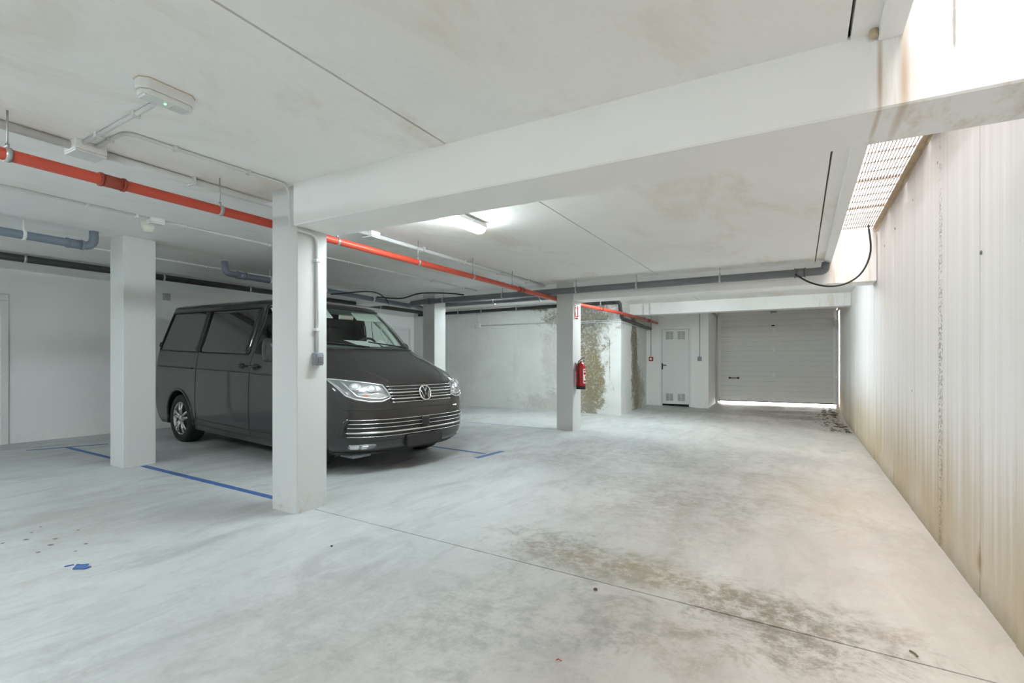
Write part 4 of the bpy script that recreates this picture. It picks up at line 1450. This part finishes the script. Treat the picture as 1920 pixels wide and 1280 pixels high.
# pull the cut edges on to true curves
for v in bm.verts:
    if any(e.is_boundary for e in v.link_edges) and abs(v.co.y) > 0.55:
        for wx, wz in WHEELS:
            dx, dz = v.co.x - wx, v.co.z - 0.34 - wz
            d = math.hypot(dx, dz)
            if d < ARCH + 0.06 and v.co.z > 0.23:
                k = ARCH / d
                v.co.x, v.co.z = wx + dx * k, 0.34 + wz + dz * k
        if 1.7 < v.co.x < 2.62 and 1.26 < v.co.z < 1.89 and abs(v.co.y) > 0.75:
            best = min(((Vector(p) - Vector((v.co.x, v.co.z))).length, p) for p in resample(fwp if v.co.y < 0 else fwp_far, 0.01))
            if best[0] < 0.04:
                v.co.x, v.co.z = best[1]
b = MB()
b.bm.free()
b.bm = bm
body = b.build('body', 'van_paint', van, world=False)
# rear lamps, tailgate line are children of the body further down

# ---- underbody and arches
m = MB().box(-.85, 3.30, -.78, .78, .235, .36)
m.build('underbody', 'black_trim', van, world=False)
for wx, wz in WHEELS:
    for s in (-1, 1):
        m = MB()
        rows = []
        for k in range(17):
            a = math.pi * (k / 16 * 1.16 - .08)
            x, z = wx + .405 * math.cos(a), .34 + wz + .405 * math.sin(a)
            rows.append([(x, s * .93, z), (x, s * .60, z)])
        m.grid(rows)
        m.bm.faces.new([m.bm.verts.new((wx + .405 * math.cos(math.pi * k / 16), s * .60, .30 + wz + .405 * math.sin(math.pi * k / 16))) for k in range(17)])
        m.build('wheel_arch_liner', 'black_trim', van, world=False)
        pts = []
        for k in range(29):
            a = math.pi * (k / 28 * 1.10 - .05)
            x, z = wx + .408 * math.cos(a), .34 + wz + .408 * math.sin(a)
            if z > .225:
                pts.append(PN(a_x(x, z, -s), z, -0.004))
        MB().tube(pts, 0.020, 8).build('wheel_arch_lip', 'van_paint', van, world=False)

# ---- wheels
def make_wheel(wx, wz, s, label=None):
    rr = .338
    c = Vector((wx, s * .815, rr + wz))
    o = bpy.data.objects.new('wheel', None)
    COL.objects.link(o)
    o.parent = van
    ORG[o] = Vector((0, 0, 0))
    prof = [(.225, -.09), (.232, -.108), (.255, -.114), (.300, -.116), (.322, -.106), (.334, -.085), (rr, -.045), (rr, -.03), (rr - .008, -.028), (rr - .008, -.020), (rr, -.018), (rr, .018), (rr - .008, .020), (rr - .008, .028), (rr, .03), (rr, .045), (.334, .085), (.322, .106), (.300, .116), (.255, .114), (.232, .108), (.225, .09)]
    MB().lathe(prof, c, 'y', 40).build('tyre', 'tyre', o, world=False)
    q = s
    MB().lathe([(.233, .100 * q), (.226, .106 * q), (.216, .098 * q), (.208, .06 * q), (.205, -.08 * q), (.225, -.085 * q)], c, 'y', 40).build('rim_barrel', 'satin', o, world=False)
    MB().lathe([(0, .030 * q), (.205, .030 * q), (.205, .022 * q), (0, .022 * q)], c, 'y', 30).build('brake_disc', 'black_trim', o, world=False)
    for k in range(5):
        a = 2 * math.pi * k / 5 + .31
        for da in (-.20, .20):
            m = MB()
            b0 = a + da * 0.55
            b1 = a + da
            p0 = c + Vector((.045 * math.cos(b0), .088 * q, .045 * math.sin(b0)))
            p1 = c + Vector((.130 * math.cos(b1), .100 * q, .130 * math.sin(b1)))
            p2 = c + Vector((.222 * math.cos(b1), .094 * q, .222 * math.sin(b1)))
            m.tube([p0, p1, p2], [.024, .019, .017], 8)
            m.build('spoke', 'satin', o, world=False)
    MB().lathe([(0, .112 * q), (.030, .110 * q), (.036, .104 * q), (.060, .100 * q), (.064, .07 * q)], c, 'y', 20).build('hub_cap', 'satin', o, world=False)
    return o


for wx, wz in WHEELS:
    for s in (-1, 1):
        make_wheel(wx, wz, s)

# ---- glazing
m = MB()
wrows = []
for i in range(WS0, WS1 + 1):
    X, Y, S_, z = half(rows_t[i])
    wrows.append([(X[j], Y[j], z) for j in range(WSJ, 0, -1)] + [(X[j], -Y[j], z) for j in range(0, WSJ + 1)])
m.grid(wrows)
ws = m.build('windscreen', 'glass', van, world=False)
m = MB()
for sgn in (-1, 1):
    pl = []
    for i in range(WS0, WS1 + 1):
        X, Y, S_, z = half(rows_t[i])
        pl.append((sgn * S_[WSJ], rows_t[i]))
    bead(m, pl, .010, .002)
bead(m, [(sg, rows_t[WS1]) for sg in np.linspace(-half(rows_t[WS1])[2][WSJ], half(rows_t[WS1])[2][WSJ], 24)], .009, .001)
m.build('windscreen_seal', 'black_trim', ws, world=False)
m = MB()
bead(m, [(sg, 1.378) for sg in np.linspace(-half(1.378)[2][WSJ] * .99, half(1.378)[2][WSJ] * .99, 30)], .022, -.006, ry=.012)
m.build('cowl', 'black_trim', van, world=False)
for s in (1, -1):
    pl = [spt(x, z, s) for x, z in (fwp if s > 0 else fwp_far)]
    g = patch('front_side_window', pl, 'glass', van, .000, .06, 5, skirt=False)
    bead(MB(), pl, .010, .003, closed=True).build('window_seal', 'black_trim', g, world=False)
    for quad in ([(-.80, 1.285), (.53, 1.275), (.56, 1.845), (-.62, 1.84)], [(.55, 1.275), (1.84 if s > 0 else 1.66, 1.275), (1.90 if s > 0 else 1.70, 1.855), (.58, 1.845)]):
        pl = [spt(x, z, s) for x, z in resample(round_poly(quad, .05), .04)]
        g = patch('tinted_side_window', pl, 'privacy', van, .004, .06, 6)
        bead(MB(), pl, .008, .004, closed=True).build('window_seal', 'black_trim', g, world=False)

# ---- shut lines and rail
def line(name, pts, s=1, r=.0045, mat='black_trim', off=.0005, parent=None):
    return bead(MB(), [spt(x, z, s) for x, z in resample(pts, .04, False)], r, off).build(name, mat, parent or body, world=False)


for s in (1, -1):
    line('door_gap', [(1.90, .30), (1.90, 1.20), (1.925, 1.30), (1.98, 1.885)], s)
    line('door_gap', [(.50, .36), (.515, 1.26)], s)
    line('door_gap', [(2.66, .45), (2.74, .80), (2.70, 1.10), (2.62, 1.30)], s)
    line('body_crease', [(-.97, 1.065), (2.2, 1.055), (2.7, 1.05)], s, .006)
    line('sill_line', [(.42, .375), (2.58, .375)], s, .006)
    line('slide_rail', [(-.72, 1.058), (.42, 1.056)], s, .011)
    line('door_gap', [(.42, .30), (1.90, .30), (2.6, .30)], s, .004)
    line('roof_rail', [(-.72, 1.905), (2.12, 1.905)], s, .010, off=.002)
    # handles
    for x in (1.70, 2.02):
        h = MB()
        h.tube([PN(*spt(x - .085, 1.135, s), .005), PN(*spt(x - .07, 1.137, s), .035), PN(*spt(x + .07, 1.137, s), .035), PN(*spt(x + .085, 1.135, s), .005)], .013, 8)
        hd = h.build('door_handle', 'van_paint', van, world=False)
        patch('handle_cup', round_poly([spt(x + u, 1.135 + v, s) for u, v in ((-.06, -.035), (.06, -.035), (.06, .035), (-.06, .035))], .03), 'black_trim', hd, .003, .03, 3)
# rear lamps wrapping the corner
for s in (1, -1):
    patch('tail_lamp', [(a_x(-.80, .80, s) + s * .22, .86), (a_x(-.80, .80, s) + s * .33, .86), (a_x(-.80, 1.25, s) + s * .33, 1.26), (a_x(-.80, 1.25, s) + s * .22, 1.24)], 'red_gloss', van, .004, .05, 4)
    patch('tailgate_hinge', [(a_x(-.86, 1.35, s), 1.33), (a_x(-.86, 1.35, s) + s * .06, 1.33), (a_x(-.86, 1.35, s) + s * .06, 1.40), (a_x(-.86, 1.35, s), 1.40)], 'black_trim', van, .02, .03, 2)
patch('tailgate_window', [(S, z) for S, z in ((half(1.3)[2][-1] - .62, 1.32), (half(1.3)[2][-1] - .02, 1.32), (half(1.3)[2][-1] - .02, 1.76), (half(1.3)[2][-1] - .58, 1.76))], 'privacy', van, .004, .06, 4)

# ---- nose: bonnet lines
m = MB()
for s in (-1, 1):
    bead(m, [fpt(s * y, z) for y, z in ((.50, 1.005), (.70, 1.065), (.80, 1.11), (.845, 1.17), (.86, 1.27), (.855, 1.36))], .004, .0005)
bead(m, [fpt(y, 1.005) for y in np.linspace(-.50, .50, 14)], .004, .0005)
m.build('bonnet_gap', 'black_trim', body, world=False)
m = MB()
for s in (-1, 1):
    bead(m, [fpt(s * y, z) for y, z in ((.40, 1.02), (.46, 1.08), (.58, 1.16), (.66, 1.28), (.70, 1.365))], .006, -.003)
m.build('bonnet_crease', 'van_paint', body, world=False)

# ---- upper grille and badge
gr = patch('upper_grille', [fpt(-.495, .985), fpt(-.2, .990), fpt(0, .991), fpt(.2, .990), fpt(.495, .985), fpt(.47, .835), fpt(.2, .815), fpt(0, .812), fpt(-.2, .815), fpt(-.47, .835)], 'black_trim', van, .003, .05, 6)
for z, k, r, hw in ((.985, .010, .006, .49), (.952, .012, .005, .485), (.922, .016, .010, .48), (.890, .012, .005, .475), (.860, .016, .010, .465), (.825, .010, .006, .455)):
    bead(MB(), [fpt(y, z) for y in np.linspace(-hw, hw, 26)], .012, k * .5, ry=r).build('grille_slat', 'chrome', gr, world=False)

bz = .905
bc = PN(0.001, bz, .022)
bn = (PN(0.001, bz, .06) - bc).normalized()
bx = Vector((0, 1, 0))
by = bn.cross(bx).normalized()
if by.z < 0:
    by = -by
badge = MB()
rad = .082
ring = [bc + bx * math.cos(q) * rad + by * math.sin(q) * rad for q in np.linspace(0, 2 * math.pi, 37)[:-1]]
badge.tube(ring, .0095, 8, closed=True)
bg_ = badge.build('badge', 'chrome', van, world=False)
back = MB()
back.bm.faces.new([back.bm.verts.new(bc - bn * .002 + bx * math.cos(q) * rad + by * math.sin(q) * rad) for q in np.linspace(0, 2 * math.pi, 37)[:-1]])
back.build('badge_disc', 'black_trim', bg_, world=False)


def stroke(pts, w=.0075):
    m = MB()
    m.tube([bc + bx * x * rad + by * y * rad + bn * .003 for x, y in pts], w, 6, ry=.005)
    return m


for pts in ([(-.36, .84), (-.02, .13), (.02, .13), (.36, .84)], [(-.80, .40), (-.37, -.70), (0, .02), (.37, -.70), (.80, .40)]):
    stroke(pts).build('badge_letter', 'chrome', bg_, world=False)

# ---- headlights
for s in (-1, 1):
    outline = [fpt(s * y, z) for y, z in ((.905, 1.060), (.86, 1.052), (.70, 1.030), (.52, 1.000), (.495, .95), (.465, .872), (.56, .838), (.68, .838), (.80, .862), (.86, .90), (.89, .98))]
    hl = patch('headlight', outline, 'lamp_inside', van, .004, .035, 6)
    bead(MB(), outline, .0085, .005, closed=True).build('headlight_frame', 'lamp_clear', hl, world=False)
    bead(MB(), [fpt(s * y, z) for y, z in ((.845, 1.035), (.825, .96), (.785, .893), (.68, .872), (.56, .866), (.49, .890))], .010, .006).build('light_strip', 'lamp_clear', hl, world=False)
    patch('lower_reflector', [fpt(s * y, z) for y, z in ((.78, .922), (.66, .918), (.56, .930), (.50, .895), (.57, .876), (.68, .880), (.76, .892))], 'lamp_clear', hl, .007, .03, 3)
    patch('side_marker', [fpt(s * y, z) for y, z in ((.735, .905), (.69, .903), (.69, .885), (.735, .889))], 'amber', hl, .009, .03, 2)
    for (y, z, r) in ((.775, .985, .036), (.645, .965, .034)):
        c0 = PN(*fpt(s * y, z), .006)
        nn = (PN(*fpt(s * y, z), .05) - c0).normalized()
        u = nn.cross(Vector((0, 0, 1))).normalized()
        v = u.cross(nn).normalized()
        m = MB()
        rr = []
        for rad_, h in ((r * 1.25, -.004), (r * 1.25, .004), (r * .98, .006), (r * .9, .002)):
            rr.append([m.bm.verts.new(c0 + nn * h + (u * math.cos(q) * 1.25 + v * math.sin(q)) * rad_) for q in np.linspace(0, 2 * math.pi, 21)[:-1]])
        for A, B in zip(rr, rr[1:]):
            for j in range(20):
                m.bm.faces.new((A[j], A[(j + 1) % 20], B[(j + 1) % 20], B[j]))
        pr = m.build('projector_ring', 'lamp_clear', hl, world=False)
        m = MB()
        rr = []
        for k in range(5):
            ph = k / 5 * math.pi / 2
            rr.append([m.bm.verts.new(c0 + nn * (.002 + .016 * math.sin(ph)) + (u * math.cos(q) * 1.2 + v * math.sin(q)) * r * .9 * math.cos(ph)) for q in np.linspace(0, 2 * math.pi, 17)[:-1]])
        for A, B in zip(rr, rr[1:]):
            for j in range(16):
                f = m.bm.faces.new((A[j], A[(j + 1) % 16], B[(j + 1) % 16], B[j]))
                f.smooth = True
        m.bm.faces.new(rr[-1])
        m.build('projector_lens', 'clear_lens', pr, world=False)

# ---- bumper
bp = patch('lower_grille', [fpt(y, .655) for y in (-.84, -.4, 0, .4, .84)] + [fpt(.87, .57), fpt(.86, .485)] + [fpt(y, .475) for y in (.4, 0, -.4)] + [fpt(-.86, .485), fpt(-.87, .57)], 'black_trim', van, .003, .05, 6)
for z, r, hw in ((.652, .005, .845), (.613, .006, .85), (.572, .006, .855), (.522, .012, .862), (.480, .005, .855)):
    bead(MB(), [fpt(y, z) for y in np.linspace(-hw, hw, 44)], .012, .006, ry=r).build('grille_slat', 'chrome', bp, world=False)
patch('radar_cover', [fpt(-.055, .645), fpt(.055, .645), fpt(.055, .54), fpt(-.055, .54)], 'black_trim', bp, .020, .03, 3)
for s in (-1, 1):
    patch('air_duct_cheek', [fpt(s * y, z) for y, z in ((.845, .665), (.875, .655), (.905, .56), (.90, .47), (.87, .47), (.875, .56))], 'van_paint', van, .012, .03, 3)
    fl = patch('fog_lamp', round_poly([fpt(s * y, z) for y, z in ((.835, .40), (.62, .40), (.60, .385), (.64, .348), (.80, .343), (.835, .355))], .02), 'lamp_inside', van, .004, .03, 4)
    patch('fog_lens', round_poly([fpt(s * y, z) for y, z in ((.825, .392), (.76, .394), (.76, .352), (.82, .356))], .012), 'lamp_clear', fl, .010, .02, 3)
    patch('fog_lens', round_poly([fpt(s * y, z) for y, z in ((.74, .388), (.675, .388), (.69, .356), (.74, .354))], .012), 'lamp_clear', fl, .010, .02, 3)
m = MB()
bead(m, [fpt(y, .430) for y in np.linspace(-.80, .80, 40)], .004, .0005)
bead(m, [fpt(y, .322) for y in np.linspace(-.84, .84, 40)], .005, .0005)
bead(m, [fpt(y, .755) for y in np.linspace(-.88, .88, 40)], .004, .0005)
m.build('bumper_line', 'black_trim', body, world=False)
bead(MB(), [fpt(y, .292) for y in np.linspace(-.86, .86, 40)], .026, .0, ry=.014).build('front_lip', 'black_trim', van, world=False)
MB().box(3.30, 3.60, -.74, -.50, .232, .275, .01).build('undertray', 'grey_plastic', van, world=False)
# plate carrier
c0 = P(0.001, .43)
m = MB().box(c0.x - .03, c0.x + .030, -.27, .27, .335, .465, .008)
m.build('plate_carrier', 'black_trim', van, world=False)

# ---- mirrors
for s in (-1, 1):
    m = MB()
    base = P(a_x(2.55, 1.24, -s), 1.24)
    cc = base + Vector((-.13, s * .075, .10))
    b = bmesh.new()
    bmesh.ops.create_uvsphere(b, u_segments=20, v_segments=12, radius=1)
    for v in b.verts:
        q = v.co.copy()
        q = Vector((math.copysign(abs(q.x) ** .6, q.x) * .115, math.copysign(abs(q.y) ** .6, q.y) * .050, math.copysign(abs(q.z) ** .7, q.z) * .135))
        v.co = q + cc
    m._merge(b)
    for f in m.bm.faces:
        f.smooth = True
    mi = m.build('side_mirror', 'van_paint', van, world=False)
    m = MB().tube([base + Vector((0, -s * .02, 0)), base + Vector((.01, s * .07, .01)), cc + Vector((.07, 0, -.07))], .028, 8)
    m.build('mirror_arm', 'black_trim', mi, world=False)
    m = MB().box(cc.x - .092, cc.x + .092, cc.y - s * .058 - .006, cc.y - s * .058 + .014, cc.z - .11, cc.z + .11, .005)
    m.build('mirror_glass', 'satin', mi, world=False)

# ---- wipers
for y0, y1 in ((.62, -.05), (-.10, -.74)):
    m = MB()
    pts = [PN(*fpt(y, 1.392 + .014 * k), .016) for k, y in enumerate(np.linspace(y0, y1, 5))]
    m.tube(pts, .007, 6)
    pts = [PN(*fpt(y, 1.396 + .015 * k), .010) for k, y in enumerate(np.linspace(y0 - .06, y1, 5))]
    m.tube(pts, .008, 6)
    m.build('wiper', 'black_trim', van, world=False)

# ---- cabin
m = MB()
m.box(1.55, 2.95, -.84, .84, .34, .42)
m.build('cabin_floor', 'interior', van, world=False)
MB().box(1.50, 1.55, -.80, .80, .40, 1.80).build('bulkhead', 'interior', van, world=False)
m = MB()
rows = []
for y in np.linspace(-.80, .80, 17):
    k = abs(y) / .8
    xf_ = P(a_y(y, 1.375), 1.375).x - .02
    hump = .045 * math.exp(-((y - .38) / .20) ** 2)
    rows.append([(2.42, y, .75), (2.40, y, 1.15), (2.44, y, 1.37 + hump), (2.56, y, 1.415 + hump), (2.72 if k < .9 else 2.66, y, 1.40 + hump * .3), (max(xf_, 2.70), y, 1.378)])
m.grid(rows)
m.build('dashboard', 'dash', van, world=False)
# steering wheel (left-hand drive)
cs = Vector((2.33, .38, 1.36))
dn = Vector((-.85, 0, .52)).normalized()
u = Vector((0, 1, 0))
v = dn.cross(u)
ringp = [cs + (u * math.cos(q) + v * math.sin(q)) * .19 for q in np.linspace(0, 2 * math.pi, 33)[:-1]]
st = MB().tube(ringp, .016, 8, closed=True).build('steering_wheel', 'interior', van, world=False)
m = MB().tube([cs - u * .18, cs, cs + u * .18], .018, 8)
m.tube([cs, cs - v * .18 * (1 if v.z > 0 else -1)], .018, 8)
m.tube([cs, cs - dn * .2], .03, 8)
m.build('wheel_hub', 'interior', st, world=False)
for y in (-.42, .42):
    m = MB().box(1.62, 2.14, y - .25, y + .25, .55, .78, .05, 2)
    se = m.build('seat', 'seat', van, world=False)
    m = MB().obox(Vector((1.68, y, 1.10)), (.14, .48, .72), Matrix.Rotation(R(-10), 3, 'Y'), .04)
    m.build('backrest', 'seat', se, world=False)
    m = MB().box(1.57, 1.67, y - .13, y + .13, 1.46, 1.68, .04, 2)
    m.build('headrest', 'seat', se, world=False)
# headlining, visors, roof console, mirror, A-pillar trim
m = MB().grid([[(x, y, 1.885 - .02 * (abs(y) / .6) ** 2) for y in np.linspace(-.60, .60, 9)] for x in (1.56, 1.9, 2.28)])
m.build('headlining', 'liner', van, world=False)
for y in (-.38, .38):
    MB().obox(Vector((2.37, y, 1.805)), (.17, .40, .016), Matrix.Rotation(R(38), 3, 'Y'), .006).build('sun_visor', 'liner', van, world=False)
MB().obox(Vector((2.45, 0, 1.775)), (.03, .22, .065), Matrix.Rotation(R(10), 3, 'Y'), .01).build('rear_view_mirror', 'satin', van, world=False)
for s in (-1, 1):
    m = MB()
    j = WSJ + 2
    pts = []
    for t in np.linspace(1.39, 1.86, 12):
        X, Y, S_, z = half(float(t))
        pts.append((X[j] - .045, -s * (Y[j] - .035), z))
    m.tube(pts, .042, 8)
    m.build('pillar_trim', 'liner', van, world=False)
    MB().tube(bez([(2.30, -s * .70, 1.66), (2.36, -s * .655, 1.61), (2.44, -s * .655, 1.51), (2.46, -s * .70, 1.45)], 5), .011, 8).build('grab_handle', 'liner', van, world=False)

VS = 0.985
VAN_LOC = (-7.435, 4.86, 0.190)
van.location = VAN_LOC
van.scale = (VS, VS, VS)
van.rotation_euler = (0, R(1.75), R(-6.0))
VM = Matrix.Translation(VAN_LOC) @ van.rotation_euler.to_matrix().to_4x4() @ Matrix.Scale(VS, 4)

# sheets of paper on the dashboard
for pts, lab in (([(2.84, -.06, 1.412), (2.78, .30, 1.412), (2.60, .36, 1.475), (2.60, -.14, 1.485)], 'white sheet of paper leaning on the van dashboard'),
                 ([(2.80, .33, 1.415), (2.74, .46, 1.425), (2.58, .47, 1.51), (2.63, .34, 1.472)], 'creased corner of paper right of the leaning sheet on the dashboard')):
    top = [VM @ Vector(p) for p in pts]
    m = MB()
    A = [m.bm.verts.new(p) for p in top]
    B = [m.bm.verts.new(p - Vector((0, 0, .002))) for p in top]
    m.bm.faces.new((A[0], A[1], A[3]))
    m.bm.faces.new((A[1], A[2], A[3]))
    m.bm.faces.new((B[0], B[3], B[1]))
    m.bm.faces.new((B[1], B[3], B[2]))
    for i in range(4):
        m.bm.faces.new((A[i], B[i], B[(i + 1) % 4], A[(i + 1) % 4]))
    tag(m.build('paper_sheet', 'paper'), lab, 'paper')
